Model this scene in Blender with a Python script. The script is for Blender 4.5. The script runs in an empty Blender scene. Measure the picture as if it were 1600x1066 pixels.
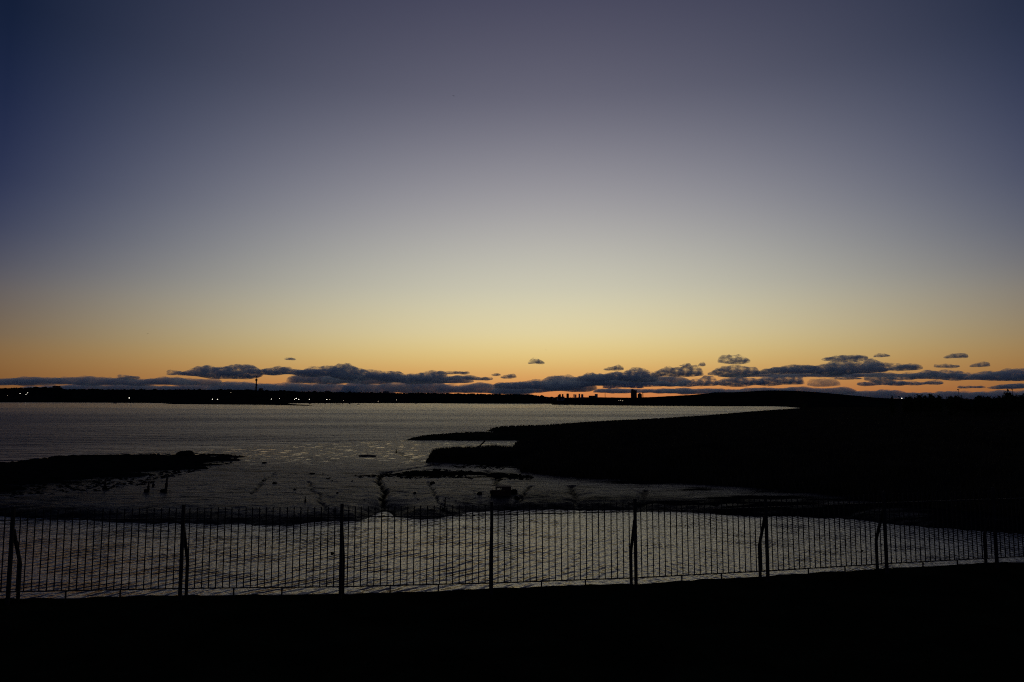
import bpy, bmesh, math, random
import numpy as np
from mathutils import Vector, Matrix, noise

random.seed(7)
rng = np.random.default_rng(11)
R = math.radians
scene = bpy.context.scene
COL = scene.collection

# ------------------------------------------------------------------ camera
F = 1600 * 24 / 36.0
PITCH = math.atan(93 / F)
CAM_H = 7.0
cam_data = bpy.data.cameras.new("camera")
cam_data.lens = 24
cam_data.sensor_width = 36
scene.cycles.filter_width = 1.1
cam_data.clip_start = 0.1
cam_data.clip_end = 150000
cam = bpy.data.objects.new("camera", cam_data)
cam.location = (0, 0, CAM_H)
cam.rotation_euler = (math.pi / 2 + PITCH, 0, 0)
COL.objects.link(cam)
scene.camera = cam

# ------------------------------------------------------------------ sky (dusk, sun already below the horizon)
def lin(c):
    return [((v / 255) / 12.92 if v / 255 <= 0.04045 else ((v / 255 + 0.055) / 1.055) ** 2.4) for v in c]

world = bpy.data.worlds.new("World")
scene.world = world
world.use_nodes = True
wn, wl = world.node_tree.nodes, world.node_tree.links
wn.clear()
def W(t, **k):
    n = wn.new(t)
    for a, v in k.items():
        setattr(n, a, v)
    return n
def wmath(op, a, b=None, clamp=False):
    n = W("ShaderNodeMath", operation=op, use_clamp=clamp)
    for i, v in enumerate((a, b)):
        if v is None:
            continue
        if isinstance(v, (int, float)):
            n.inputs[i].default_value = v
        else:
            wl.new(v, n.inputs[i])
    return n.outputs[0]
def wramp(fac, stops, interp="B_SPLINE"):
    n = W("ShaderNodeValToRGB")
    cr = n.color_ramp
    cr.interpolation = interp
    while len(cr.elements) > 1:
        cr.elements.remove(cr.elements[-1])
    first = True
    for deg, c in stops:
        p = (deg + 2) / 92
        e = cr.elements[0] if first else cr.elements.new(p)
        e.position = p
        e.color = (*lin(c), 1)
        first = False
    wl.new(fac, n.inputs[0])
    return n.outputs[0]
tc = W("ShaderNodeTexCoord")
sp = W("ShaderNodeSeparateXYZ")
wl.new(tc.outputs["Generated"], sp.inputs[0])
elev = wmath("MULTIPLY", wmath("ARCSINE", sp.outputs[2]), 180 / math.pi)
efac = wmath("DIVIDE", wmath("ADD", elev, 2.0), 92.0, True)
az = wmath("MULTIPLY", wmath("ARCTAN2", sp.outputs[0], sp.outputs[1]), 180 / math.pi)
daz = wmath("ABSOLUTE", wmath("SUBTRACT", az, 3.0))
daz = wmath("MINIMUM", daz, wmath("SUBTRACT", 360.0, daz))
w1 = wmath("MINIMUM", wmath("POWER", wmath("DIVIDE", daz, 40.5), 1.9), 1.0)
w2 = W("ShaderNodeMapRange", interpolation_type="SMOOTHSTEP")
w2.inputs[1].default_value = 40; w2.inputs[2].default_value = 160
wl.new(daz, w2.inputs[0])
ZEN = (17, 24, 48)
SKY_C = [(-2, (190, 108, 62)), (0, (205, 122, 70)), (1.4, (212, 142, 80)), (3.5, (226, 196, 120)), (5.7, (227, 213, 164)),
         (9.4, (204, 202, 182)), (14.7, (168, 166, 168)), (19.8, (132, 131, 142)), (24.7, (98, 98, 115)),
         (31.5, (73, 73, 93)), (48, (42, 48, 78)), (90, ZEN)]
SKY_L = [(-2, (104, 64, 38)), (0, (114, 72, 42)), (1.1, (126, 84, 48)), (2.8, (138, 102, 60)), (4.5, (122, 104, 80)), (7.5, (98, 95, 98)),
         (9.5, (80, 82, 97)), (11.8, (62, 68, 92)), (15, (45, 53, 82)), (20, (30, 40, 70)), (25.7, (18, 30, 54)), (45, (16, 24, 48)), (90, ZEN)]
SKY_B = [(-2, (48, 50, 68)), (0, (52, 54, 72)), (6, (72, 70, 92)), (14, (60, 64, 92)), (30, (36, 44, 74)), (90, ZEN)]
c_c, c_l, c_b = wramp(efac, SKY_C), wramp(efac, SKY_L), wramp(efac, SKY_B)
def wmix(f, a, b):
    n = W("ShaderNodeMix", data_type="RGBA")
    wl.new(f, n.inputs[0]); wl.new(a, n.inputs[6]); wl.new(b, n.inputs[7])
    return n.outputs[2]
def wgamma(c, g):
    n = W("ShaderNodeGamma")
    wl.new(c, n.inputs[0]); n.inputs[1].default_value = g
    return n.outputs[0]
skycol = wgamma(wmix(w2.outputs[0], wmix(w1, wgamma(c_c, 1 / 2.2), wgamma(c_l, 1 / 2.2)), wgamma(c_b, 1 / 2.2)), 2.2)
bg = W("ShaderNodeBackground")
bg.inputs[1].default_value = 1.0
wl.new(skycol, bg.inputs[0])
wo = W("ShaderNodeOutputWorld")
wl.new(bg.outputs[0], wo.inputs[0])

# ------------------------------------------------------------------ exposure and renderer
scene.view_settings.view_transform = "Standard"
scene.view_settings.look = "None"
scene.view_settings.exposure = 0.0
scene.view_settings.gamma = 1.0
scene.view_settings.use_curve_mapping = False
scene.render.engine = "CYCLES"
scene.cycles.use_denoising = False
scene.cycles.volume_bounces = 8
scene.cycles.max_bounces = 10
scene.cycles.caustics_reflective = False
scene.cycles.caustics_refractive = False

# ------------------------------------------------------------------ helpers
def ray(x, y):
    a = (x - 800) / F
    b = (533 - y) / F
    return a, math.cos(PITCH) - b * math.sin(PITCH), math.sin(PITCH) + b * math.cos(PITCH)
def on_plane(x, y, z):            # where the sight line of a photo point meets height z
    a, c, d = ray(x, y)
    s = (z - CAM_H) / d
    return s * a, s * c
def at_depth(x, y, Y):            # the point of that sight line Y metres away
    a, c, d = ray(x, y)
    s = Y / c
    return Vector((s * a, Y, CAM_H + s * d))
def zy(y, Y):
    return at_depth(800, y, Y).z

def tag(o, label=None, cat=None, group=None, kind=None):
    if label: o["label"] = label
    if cat: o["category"] = cat
    if group: o["group"] = group
    if kind: o["kind"] = kind
    return o
def link(name, me, mat=None, parent=None, loc=(0, 0, 0), rot=(0, 0, 0)):
    o = bpy.data.objects.new(name, me)
    COL.objects.link(o)
    if me is not None and mat is not None and not me.materials:
        me.materials.append(mat)
    o.parent = parent
    o.location = loc
    o.rotation_euler = rot
    return o
def empty(name, loc, rz=0):
    o = bpy.data.objects.new(name, None)
    o.empty_display_size = 0.2
    COL.objects.link(o)
    o.location = loc
    o.rotation_euler = (0, 0, rz)
    return o
def mesh_np(name, v, f, smooth=False):
    me = bpy.data.meshes.new(name)
    me.from_pydata([tuple(map(float, p)) for p in v], [], [tuple(map(int, q)) for q in f])
    if smooth:
        me.polygons.foreach_set("use_smooth", [True] * len(me.polygons))
    me.update()
    return me
def grid_mesh(name, V, smooth=True):          # V: rows x cols x 3
    n, m = V.shape[:2]
    idx = np.arange(n * m).reshape(n, m)
    f = np.stack([idx[:-1, :-1], idx[:-1, 1:], idx[1:, 1:], idx[1:, :-1]], -1).reshape(-1, 4)
    me = bpy.data.meshes.new(name)
    me.vertices.add(n * m)
    me.vertices.foreach_set("co", V.reshape(-1).astype(np.float32))
    me.loops.add(f.size)
    me.loops.foreach_set("vertex_index", f.reshape(-1).astype(np.int32))
    me.polygons.add(len(f))
    me.polygons.foreach_set("loop_start", (np.arange(len(f)) * 4).astype(np.int32))
    me.polygons.foreach_set("use_smooth", np.full(len(f), smooth))
    me.update(calc_edges=True)
    me.validate()
    return me
def bm_mesh(name, bm, smooth=False):
    bmesh.ops.recalc_face_normals(bm, faces=bm.faces)
    me = bpy.data.meshes.new(name)
    bm.to_mesh(me)
    bm.free()
    if smooth:
        me.polygons.foreach_set("use_smooth", [True] * len(me.polygons))
    return me
def add_box(bm, c, s, rot=None, bevel=0.0):
    r = bmesh.ops.create_cube(bm, size=1)
    M = Matrix.Translation(c) @ (rot.to_4x4() if rot else Matrix.Identity(4)) @ Matrix.Diagonal((*s, 1))
    bmesh.ops.transform(bm, matrix=M, verts=r["verts"])
    if bevel:
        es = list({e for v in r["verts"] for e in v.link_edges})
        bmesh.ops.bevel(bm, geom=es, offset=bevel, segments=1, affect="EDGES")
def add_tube(bm, p0, p1, r0, r1=None, n=8):
    p0, p1 = Vector(p0), Vector(p1)
    r1 = r0 if r1 is None else r1
    d = p1 - p0
    q = d.to_track_quat("Z", "Y").to_matrix().to_4x4()
    c = bmesh.ops.create_cone(bm, cap_ends=True, segments=n, radius1=r0, radius2=max(r1, 1e-4), depth=d.length)
    bmesh.ops.transform(bm, matrix=Matrix.Translation((p0 + p1) / 2) @ q, verts=c["verts"])
def add_lump(bm, c, s, seed, sub=2, amp=0.3, fr=1.3):
    r = bmesh.ops.create_icosphere(bm, subdivisions=sub, radius=1)
    for v in r["verts"]:
        k = 1 + amp * noise.noise(v.co * fr + Vector((seed * 3.1, seed * 1.7, seed)))
        v.co = Vector((v.co.x * s[0] * k, v.co.y * s[1] * k, v.co.z * s[2] * k)) + Vector(c)

# vector noise on numpy arrays (value noise, several octaves)
def vnoise(x, y, seed=0):
    xi, yi = np.floor(x).astype(np.int64), np.floor(y).astype(np.int64)
    xf, yf = x - xi, y - yi
    u, v = xf * xf * (3 - 2 * xf), yf * yf * (3 - 2 * yf)
    def h(a, b):
        n = (a * 374761393 + b * 668265263 + seed * 1442695041) & 0x7FFFFFFF
        n = ((n ^ (n >> 13)) * 1274126177) & 0x7FFFFFFF
        return ((n ^ (n >> 16)) & 0xFFFF) / 32767.5 - 1
    return (h(xi, yi) * (1 - u) + h(xi + 1, yi) * u) * (1 - v) + (h(xi, yi + 1) * (1 - u) + h(xi + 1, yi + 1) * u) * v
def fbm(x, y, seed=0, o=4):
    s, a = 0, 1.0
    for k in range(o):
        s = s + a * vnoise(x * 2 ** k, y * 2 ** k, seed + k)
        a *= 0.5
    return s / 1.9
def seg_dist(X, Y, pts, closed):
    d = np.full(X.shape, 1e9)
    n = len(pts)
    for i in range(n if closed else n - 1):
        (x0, y0), (x1, y1) = pts[i], pts[(i + 1) % n]
        dx, dy = x1 - x0, y1 - y0
        t = np.clip(((X - x0) * dx + (Y - y0) * dy) / (dx * dx + dy * dy + 1e-9), 0, 1)
        d = np.minimum(d, np.hypot(X - x0 - t * dx, Y - y0 - t * dy))
    return d
def inside(X, Y, pts):
    r = np.zeros(X.shape, bool)
    n = len(pts)
    for i in range(n):
        (x0, y0), (x1, y1) = pts[i], pts[(i + 1) % n]
        c = ((y0 > Y) != (y1 > Y)) & (X < (x1 - x0) * (Y - y0) / (y1 - y0 + 1e-12) + x0)
        r ^= c
    return r
def sdf(X, Y, pts):               # positive inside, metres
    return np.where(inside(X, Y, pts), 1, -1) * seg_dist(X, Y, pts, True)
def ground_pts(px, z=0.0):
    return [on_plane(x, y, z) for x, y in px]

# ------------------------------------------------------------------ materials
def material(name, build):
    m = bpy.data.materials.new(name)
    m.use_nodes = True
    nt = m.node_tree
    build(nt.nodes, nt.links, nt.nodes["Principled BSDF"], nt.nodes["Material Output"])
    return m
def nmath(N, L, op, a, b=0.0, clamp=False):
    n = N.new("ShaderNodeMath"); n.operation = op; n.use_clamp = clamp
    for i, v in enumerate((a, b)):
        if isinstance(v, (int, float)): n.inputs[i].default_value = v
        else: L.new(v, n.inputs[i])
    return n.outputs[0]
def nnoise(N, L, vec, scale, detail=3, rough=0.55, stretch=None, rot=0.0):
    if stretch or rot:
        mp = N.new("ShaderNodeMapping")
        mp.inputs["Rotation"].default_value = (0, 0, rot)
        mp.inputs["Scale"].default_value = stretch or (1, 1, 1)
        L.new(vec, mp.inputs[0]); vec = mp.outputs[0]
    t = N.new("ShaderNodeTexNoise")
    t.inputs["Scale"].default_value = scale
    t.inputs["Detail"].default_value = detail
    t.inputs["Roughness"].default_value = rough
    L.new(vec, t.inputs["Vector"])
    return t.outputs[0]
def plain(name, c, rough=0.8, var=0.35, scale=3.0, metal=0.0, bump=0.0, spec=0.3):
    def b(N, L, P, O):
        g = N.new("ShaderNodeNewGeometry")
        f = nnoise(N, L, g.outputs["Position"], scale, 5)
        r = N.new("ShaderNodeValToRGB")
        r.color_ramp.elements[0].position = 0.3; r.color_ramp.elements[1].position = 0.7
        r.color_ramp.elements[0].color = (*[v * (1 - var) for v in c], 1)
        r.color_ramp.elements[1].color = (*[v * (1 + var) for v in c], 1)
        L.new(f, r.inputs[0]); L.new(r.outputs[0], P.inputs["Base Color"])
        P.inputs["Roughness"].default_value = rough
        P.inputs["Metallic"].default_value = metal
        P.inputs["Specular IOR Level"].default_value = spec
        if bump:
            k = N.new("ShaderNodeBump"); k.inputs["Distance"].default_value = bump; k.inputs["Strength"].default_value = 0.8
            L.new(nnoise(N, L, g.outputs["Position"], scale * 4, 4), k.inputs["Height"]); L.new(k.outputs[0], P.inputs["Normal"])
    return material(name, b)

def water_build(N, L, P, O):
    g = N.new("ShaderNodeNewGeometry")
    pos = g.outputs["Position"]
    s = N.new("ShaderNodeSeparateXYZ"); L.new(pos, s.inputs[0])
    near = N.new("ShaderNodeMapRange"); near.interpolation_type = "SMOOTHSTEP"
    near.inputs[1].default_value = 46; near.inputs[2].default_value = 70
    near.inputs[3].default_value = 1; near.inputs[4].default_value = 0
    L.new(s.outputs[1], near.inputs[0]); near = near.outputs[0]
    def train(dirx, diry, lam, seed_scale, wob_amp, a_amp):       # wavelets: crests along (dirx, diry)
        l_ = math.hypot(dirx, diry); nx_, ny_ = diry / l_, -dirx / l_
        u_ = nmath(N, L, "ADD", nmath(N, L, "MULTIPLY", s.outputs[0], nx_), nmath(N, L, "MULTIPLY", s.outputs[1], ny_))
        wob_ = nnoise(N, L, pos, seed_scale, 3)
        sn = nmath(N, L, "SINE", nmath(N, L, "ADD", nmath(N, L, "MULTIPLY", u_, 2 * math.pi / lam), nmath(N, L, "MULTIPLY", wob_, wob_amp)))
        am_ = N.new("ShaderNodeMapRange"); am_.inputs[1].default_value = 0.38; am_.inputs[2].default_value = 0.68
        am_.inputs[3].default_value = 0.05 * a_amp; am_.inputs[4].default_value = a_amp
        L.new(nnoise(N, L, pos, 0.8, 3, 0.6, (0.45, 1, 1), math.atan2(diry, dirx)), am_.inputs[0])
        return nmath(N, L, "MULTIPLY", sn, am_.outputs[0])
    side = N.new("ShaderNodeMapRange"); side.interpolation_type = "SMOOTHSTEP"
    side.inputs[1].default_value = -2; side.inputs[2].default_value = 12
    L.new(s.outputs[0], side.inputs[0])
    tm = N.new("ShaderNodeMix"); tm.data_type = "FLOAT"
    L.new(side.outputs[0], tm.inputs[0])
    L.new(train(0.87, 1, 0.62, 0.30, 10.0, 0.034), tm.inputs[2]); L.new(train(-0.30, 1, 0.46, 0.4, 9.0, 0.022), tm.inputs[3])
    h1 = nmath(N, L, "MULTIPLY", nmath(N, L, "ADD", tm.outputs[0], train(0.5, 1, 0.33, 0.5, 12.0, 0.008)), near)
    fine = nmath(N, L, "MULTIPLY", nnoise(N, L, pos, 3.2, 3, 0.6), 0.05)
    far = nmath(N, L, "SUBTRACT", 1.0, near)
    chop = nmath(N, L, "MULTIPLY", nmath(N, L, "MULTIPLY", nnoise(N, L, pos, 0.9, 3, 0.6, (0.5, 1, 1), 0.3), 0.6), far)
    g2 = N.new("ShaderNodeMapRange"); g2.inputs[1].default_value = 0.36; g2.inputs[2].default_value = 0.64; g2.inputs[3].default_value = 0.45; g2.inputs[4].default_value = 1.25
    L.new(nnoise(N, L, pos, 0.02, 4, 0.6, (0.25, 1, 1), 0.12), g2.inputs[0])
    gust = nmath(N, L, "MULTIPLY", g2.outputs[0], far)
    swell = nmath(N, L, "MULTIPLY", nmath(N, L, "MULTIPLY", nnoise(N, L, pos, 0.24, 4, 0.65, (0.32, 1, 1), 0.15), 5.5), gust)
    h = nmath(N, L, "ADD", nmath(N, L, "ADD", nmath(N, L, "ADD", h1, fine), chop), swell)
    k = N.new("ShaderNodeBump"); k.inputs["Strength"].default_value = 1; k.inputs["Distance"].default_value = 1
    L.new(h, k.inputs["Height"]); L.new(k.outputs[0], P.inputs["Normal"])
    P.inputs["Base Color"].default_value = (0.028, 0.024, 0.021, 1)
    reach = N.new("ShaderNodeMapRange"); reach.inputs[1].default_value = 150; reach.inputs[2].default_value = 800
    reach.inputs[3].default_value = 0.40; reach.inputs[4].default_value = 0.18       # the outer reach lies calmer
    L.new(s.outputs[1], reach.inputs[0])
    rg = N.new("ShaderNodeMix"); rg.data_type = "FLOAT"
    band = N.new("ShaderNodeMapRange"); band.inputs[1].default_value = 0.38; band.inputs[2].default_value = 0.62
    band.inputs[3].default_value = 0.78; band.inputs[4].default_value = 1.15
    L.new(nnoise(N, L, pos, 0.011, 5, 0.65, (0.3, 1, 1), 0.1), band.inputs[0])      # wind lanes
    L.new(near, rg.inputs[0]); L.new(nmath(N, L, "MULTIPLY", reach.outputs[0], band.outputs[0]), rg.inputs[2]); rg.inputs[3].default_value = 0.10
    L.new(rg.outputs[0], P.inputs["Roughness"])
    P.inputs["IOR"].default_value = 1.33
M_WATER = material("river_water", water_build)

def mud_build(N, L, P, O):
    g = N.new("ShaderNodeNewGeometry")
    pos = g.outputs["Position"]
    sp_ = N.new("ShaderNodeSeparateXYZ"); L.new(pos, sp_.inputs[0])
    zone = N.new("ShaderNodeMapRange"); zone.interpolation_type = "SMOOTHSTEP"      # the lowest, wettest part lies towards the river
    zone.inputs[1].default_value = 62; zone.inputs[2].default_value = 88
    L.new(sp_.outputs[1], zone.inputs[0])
    pool = N.new("ShaderNodeMapRange"); pool.interpolation_type = "SMOOTHSTEP"
    pool.inputs[1].default_value = 0.53; pool.inputs[2].default_value = 0.59
    L.new(nnoise(N, L, pos, 0.8, 5, 0.7, (0.8, 0.6, 1)), pool.inputs[0])
    pool = nmath(N, L, "MULTIPLY", pool.outputs[0], zone.outputs[0])
    rip = nmath(N, L, "MULTIPLY", nnoise(N, L, pos, 1.7, 5, 0.7, (0.3, 1, 1), 0.1), 0.28)
    lum = nmath(N, L, "MULTIPLY", nnoise(N, L, pos, 5.0, 3, 0.6, (0.6, 1, 1)), 0.10)
    rough_ = nmath(N, L, "MULTIPLY", nmath(N, L, "MULTIPLY", nnoise(N, L, pos, 0.75, 4, 0.65, (0.4, 1, 1), 0.1), 0.45), zone.outputs[0])
    h = nmath(N, L, "MULTIPLY", nmath(N, L, "ADD", nmath(N, L, "ADD", rip, lum), rough_), nmath(N, L, "SUBTRACT", 1.0, nmath(N, L, "MULTIPLY", pool, 0.8)))
    k = N.new("ShaderNodeBump"); k.inputs["Strength"].default_value = 1; k.inputs["Distance"].default_value = 1
    L.new(h, k.inputs["Height"]); L.new(k.outputs[0], P.inputs["Normal"])
    r = N.new("ShaderNodeValToRGB")
    r.color_ramp.elements[0].color = (0.020, 0.014, 0.013, 1); r.color_ramp.elements[1].color = (0.046, 0.034, 0.031, 1)
    L.new(nnoise(N, L, pos, 0.8, 5), r.inputs[0])
    at = N.new("ShaderNodeAttribute"); at.attribute_name = "shade_weed_tone"
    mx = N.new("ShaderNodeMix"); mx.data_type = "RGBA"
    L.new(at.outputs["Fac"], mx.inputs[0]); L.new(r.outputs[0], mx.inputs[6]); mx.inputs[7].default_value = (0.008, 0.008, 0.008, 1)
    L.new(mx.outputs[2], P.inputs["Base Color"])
    streak = N.new("ShaderNodeMapRange"); streak.inputs[1].default_value = 0.40; streak.inputs[2].default_value = 0.60     # wetter and drier streaks
    streak.inputs[3].default_value = 0.06; streak.inputs[4].default_value = 0.42
    L.new(nnoise(N, L, pos, 1.6, 6, 0.72, (0.28, 1, 1), 0.08), streak.inputs[0])
    wet = nmath(N, L, "ADD", streak.outputs[0], nmath(N, L, "MULTIPLY", pool, 0.4))
    dry = nmath(N, L, "SUBTRACT", 1.0, at.outputs["Fac"], True)  # sheen cut where shade is painted in and where weed lies
    L.new(nmath(N, L, "MULTIPLY", wet, dry), P.inputs["Specular IOR Level"])
    rg = N.new("ShaderNodeMapRange"); rg.inputs[3].default_value = 0.46; rg.inputs[4].default_value = 0.10
    L.new(nmath(N, L, "MAXIMUM", pool, nmath(N, L, "MULTIPLY", zone.outputs[0], 0.25)), rg.inputs[0]); L.new(rg.outputs[0], P.inputs["Roughness"])
    P.inputs["IOR"].default_value = 1.33
M_MUD = material("wet_mud", mud_build)
M_WEED = plain("weed_covered_rock", (0.012, 0.013, 0.009), 0.95, 0.5, 1.5, bump=0.05, spec=0.0)
M_MARSH = plain("marsh_turf", (0.020, 0.022, 0.011), 0.95, 0.5, 0.6, spec=0.0)
M_REED = plain("reed", (0.036, 0.032, 0.018), 0.9, 0.5, 0.3, spec=0.05)
M_GRASS = plain("grass", (0.012, 0.018, 0.006), 0.9, 0.4, 2.0, spec=0.0)
M_BANK = plain("bank_turf", (0.010, 0.012, 0.006), 0.95, 0.4, 1.2, bump=0.04, spec=0.0)
M_HILL = plain("wooded_slope", (0.012, 0.014, 0.010), 0.95, 0.4, 0.02, spec=0.0)
M_FAR = plain("far_wood", (0.012, 0.015, 0.011), 0.95, 0.4, 0.05, spec=0.0)
M_LEAF = plain("leaf", (0.030, 0.040, 0.014), 0.9, 0.5, 1.5, spec=0.05)
M_BARK = plain("bark", (0.045, 0.034, 0.024), 0.9, 0.4, 6, spec=0.1)
M_IRON = plain("painted_iron", (0.018, 0.018, 0.019), 0.7, 0.4, 9, spec=0.06)
M_WOOD = plain("soaked_timber", (0.030, 0.024, 0.018), 0.85, 0.4, 5, bump=0.01, spec=0.15)
M_RUST = plain("rusty_steel", (0.045, 0.024, 0.014), 0.85, 0.5, 6, bump=0.01, spec=0.15)
M_STONE = plain("wall_stone", (0.075, 0.068, 0.058), 0.9, 0.35, 2.0, bump=0.02, spec=0.1)
M_CONC = plain("concrete", (0.10, 0.10, 0.098), 0.9, 0.25, 0.2, spec=0.1)
M_BRICK = plain("dark_brick", (0.07, 0.045, 0.035), 0.9, 0.3, 0.2, spec=0.1)
M_GREYM = plain("grey_cladding", (0.16, 0.17, 0.18), 0.7, 0.2, 0.2, spec=0.2)
M_HULL = plain("boat_paint", (0.08, 0.08, 0.09), 0.6, 0.3, 1.0)
M_GULL = plain("gull_feather", (0.30, 0.30, 0.30), 0.9, 0.3, 3.0, spec=0.1)
def lamp_mat(name, c, s):
    def b(N, L, P, O):
        e = N.new("ShaderNodeEmission"); e.inputs[0].default_value = (*c, 1); e.inputs[1].default_value = s
        L.new(e.outputs[0], O.inputs[0])
    return material(name, b)
M_LIT = lamp_mat("lit_lamp", (1.0, 0.93, 0.78), 4.5)
M_LITW = lamp_mat("lit_lamp_dim", (1.0, 0.8, 0.55), 2)
def vapour(scale, lo, hi, d0, d1):
    def b(N, L, P, O):
        v = N.new("ShaderNodeVolumePrincipled")
        v.inputs["Color"].default_value = (0.86, 0.965, 0.985, 1)
        t = N.new("ShaderNodeTexCoord")
        f = nnoise(N, L, t.outputs["Object"], scale, 6, 0.70, (0.8, 0.8, 1.5))
        mr = N.new("ShaderNodeMapRange"); mr.interpolation_type = "SMOOTHSTEP"
        mr.inputs[1].default_value = lo; mr.inputs[2].default_value = hi; mr.inputs[3].default_value = d0; mr.inputs[4].default_value = d1
        L.new(f, mr.inputs[0]); L.new(mr.outputs[0], v.inputs["Density"])
        v.inputs["Anisotropy"].default_value = 0.4
        N.remove(P)
        L.new(v.outputs[0], O.inputs["Volume"])
    return b
M_CLOUD = material("cloud_vapour", vapour(0.0062, 0.40, 0.68, 0.0, 0.0125))
M_DECK = material("deck_vapour", vapour(0.0028, 0.28, 0.66, 0.0005, 0.0042))

# ------------------------------------------------------------------ the river
n = 60
ax = np.concatenate([-np.geomspace(60000, 60, n // 2), np.geomspace(60, 60000, n // 2)])
ay = np.concatenate([[12.0], np.geomspace(20, 90000, n)])
V = np.zeros((len(ay), len(ax), 3))
V[..., 0], V[..., 1] = np.meshgrid(ax, ay)
tag(link("river", grid_mesh("river", V, False), M_WATER), "wide tidal river with grey ripples", kind="structure")

# ------------------------------------------------------------------ the mudflat
MUD = ground_pts([(-420, 800), (-160, 802), (0, 807), (60, 808), (110, 810), (160, 813), (240, 817), (300, 816), (350, 819), (400, 822), (440, 823),
                  (480, 820), (520, 815), (560, 815), (578, 811), (592, 806), (603, 800), (622, 807), (645, 811), (672, 811), (705, 807), (740, 801), (790, 798),
                  (850, 797), (920, 797), (980, 798), (1060, 801), (1130, 804), (1200, 808), (1300, 811), (1400, 818), (1500, 828), (1620, 838), (2000, 870),
                  (2000, 700), (1200, 690), (820, 684), (700, 685), (640, 687), (560, 691), (480, 694), (420, 697), (300, 703), (200, 709), (70, 716), (0, 724), (-420, 752)])
CHAN = [([(688, 724), (660, 729), (630, 734), (600, 738), (590, 746), (594, 757), (602, 766), (600, 777), (606, 788), (604, 802)], 0.22, 0.30),
        ([(606, 784), (604, 802), (603, 815)], 0.9, 0.25),
        ([(620, 706), (648, 719), (690, 728)], 0.3, 0.10),
        ([(484, 752), (490, 764), (497, 772), (500, 784), (508, 792)], 0.12, 0.12),
        ([(430, 738), (405, 756), (396, 770)], 0.12, 0.12),
        ([(668, 752), (676, 766), (684, 778), (696, 791)], 0.11, 0.12),
        ([(758, 735), (779, 745), (774, 758)], 0.25, 0.16),
        ([(828, 758), (818, 770), (806, 778)], 0.16, 0.16),
        ([(890, 758), (896, 770), (905, 784), (910, 798)], 0.3, 0.16),
        ([(1010, 764), (1002, 780), (996, 800)], 0.3, 0.16),
        ([(1120, 780), (1150, 792), (1180, 800)], 0.25, 0.14),
        ([(520, 790), (535, 800), (545, 814)], 0.18, 0.12)]
def mud_point(x, y):
    z = 0.5
    for _ in range(5):
        q = on_plane(x, y, z)
        z = float(np.interp(q[1], [50, 92], [0.64, 0.16]))
    return q
# weed-covered rock shelf on the left of the mud
SHELF = [mud_point(*q) for q in [(-420, 745), (-200, 732), (0, 723), (70, 715), (150, 713), (210, 711), (300, 712), (345, 711), (374, 713), (366, 718), (330, 724), (300, 731),
                    (240, 738), (190, 745), (120, 752), (40, 760), (-100, 776), (-420, 790)]]
CHAN = [([mud_point(*q) for q in p], w, d) for p, w, d in CHAN]
def mud_level(Y):                 # the flat stands highest at its near bank and sinks towards the river
    return np.interp(Y, [50, 92], [0.66, 0.16])
def mud_z(X, Y):
    d = sdf(X, Y, MUD) + 0.9 * fbm(X * 0.35, Y * 0.35, 3) + 0.25 * fbm(X * 1.6, Y * 1.6, 9, 3)
    top = mud_level(Y)
    z = np.where(d > 0, top * 0.75 * (1 - np.exp(-np.maximum(d, 0) / 1.6)) + top * 0.25 * (1 - np.exp(-np.maximum(d, 0) / 12)), 0.25 * d)
    z = z + np.where(d > -1, 0.05 * fbm(X * 0.25, Y * 0.25, 21) + 0.035 * fbm(X * 0.9, Y * 2.2, 31, 4) + 0.03 * fbm(X * 2.4, Y * 5.0, 35, 3), 0)
    for p, w, dep in CHAN:
        q = seg_dist(X + 0.34 * fbm(X * 0.9, Y * 1.3, 55, 4), Y + 0.34 * fbm(X * 0.9, Y * 1.3, 56, 4), p, False)
        z = np.where(d > 0.2, np.maximum(z - dep * np.exp(-np.abs(q / w) ** 1.4), np.minimum(z, 0.05)), z)
    return np.maximum(z, -1.2)
def px_grid(us, vs, z=0.0):
    U, Vv = np.meshgrid(us, vs)
    a = (U - 800) / F; b = (533 - Vv) / F
    d = math.sin(PITCH) + b * math.cos(PITCH)
    s = (z - CAM_H) / d
    return s * a, s * (math.cos(PITCH) - b * math.sin(PITCH))
us = np.arange(-430, 1760, 1.9); vs = np.concatenate([np.arange(676, 780, 0.7), np.arange(780, 900, 0.9)])
X, Y = px_grid(us, vs)
V = np.stack([X, Y, mud_z(X, Y)], -1)
def sstep(x, a, b):
    t = np.clip((x - a) / (b - a), 0, 1)
    return t * t * (3 - 2 * t)
SEAWEED_XY = [[mud_point(*q) for q in pp] for pp in (
    [(552, 744), (600, 740), (680, 733), (760, 736), (830, 740), (830, 748), (760, 746), (700, 744), (640, 747), (600, 743)],
    [(720, 722), (840, 722), (840, 733), (760, 730), (700, 727)])]
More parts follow.
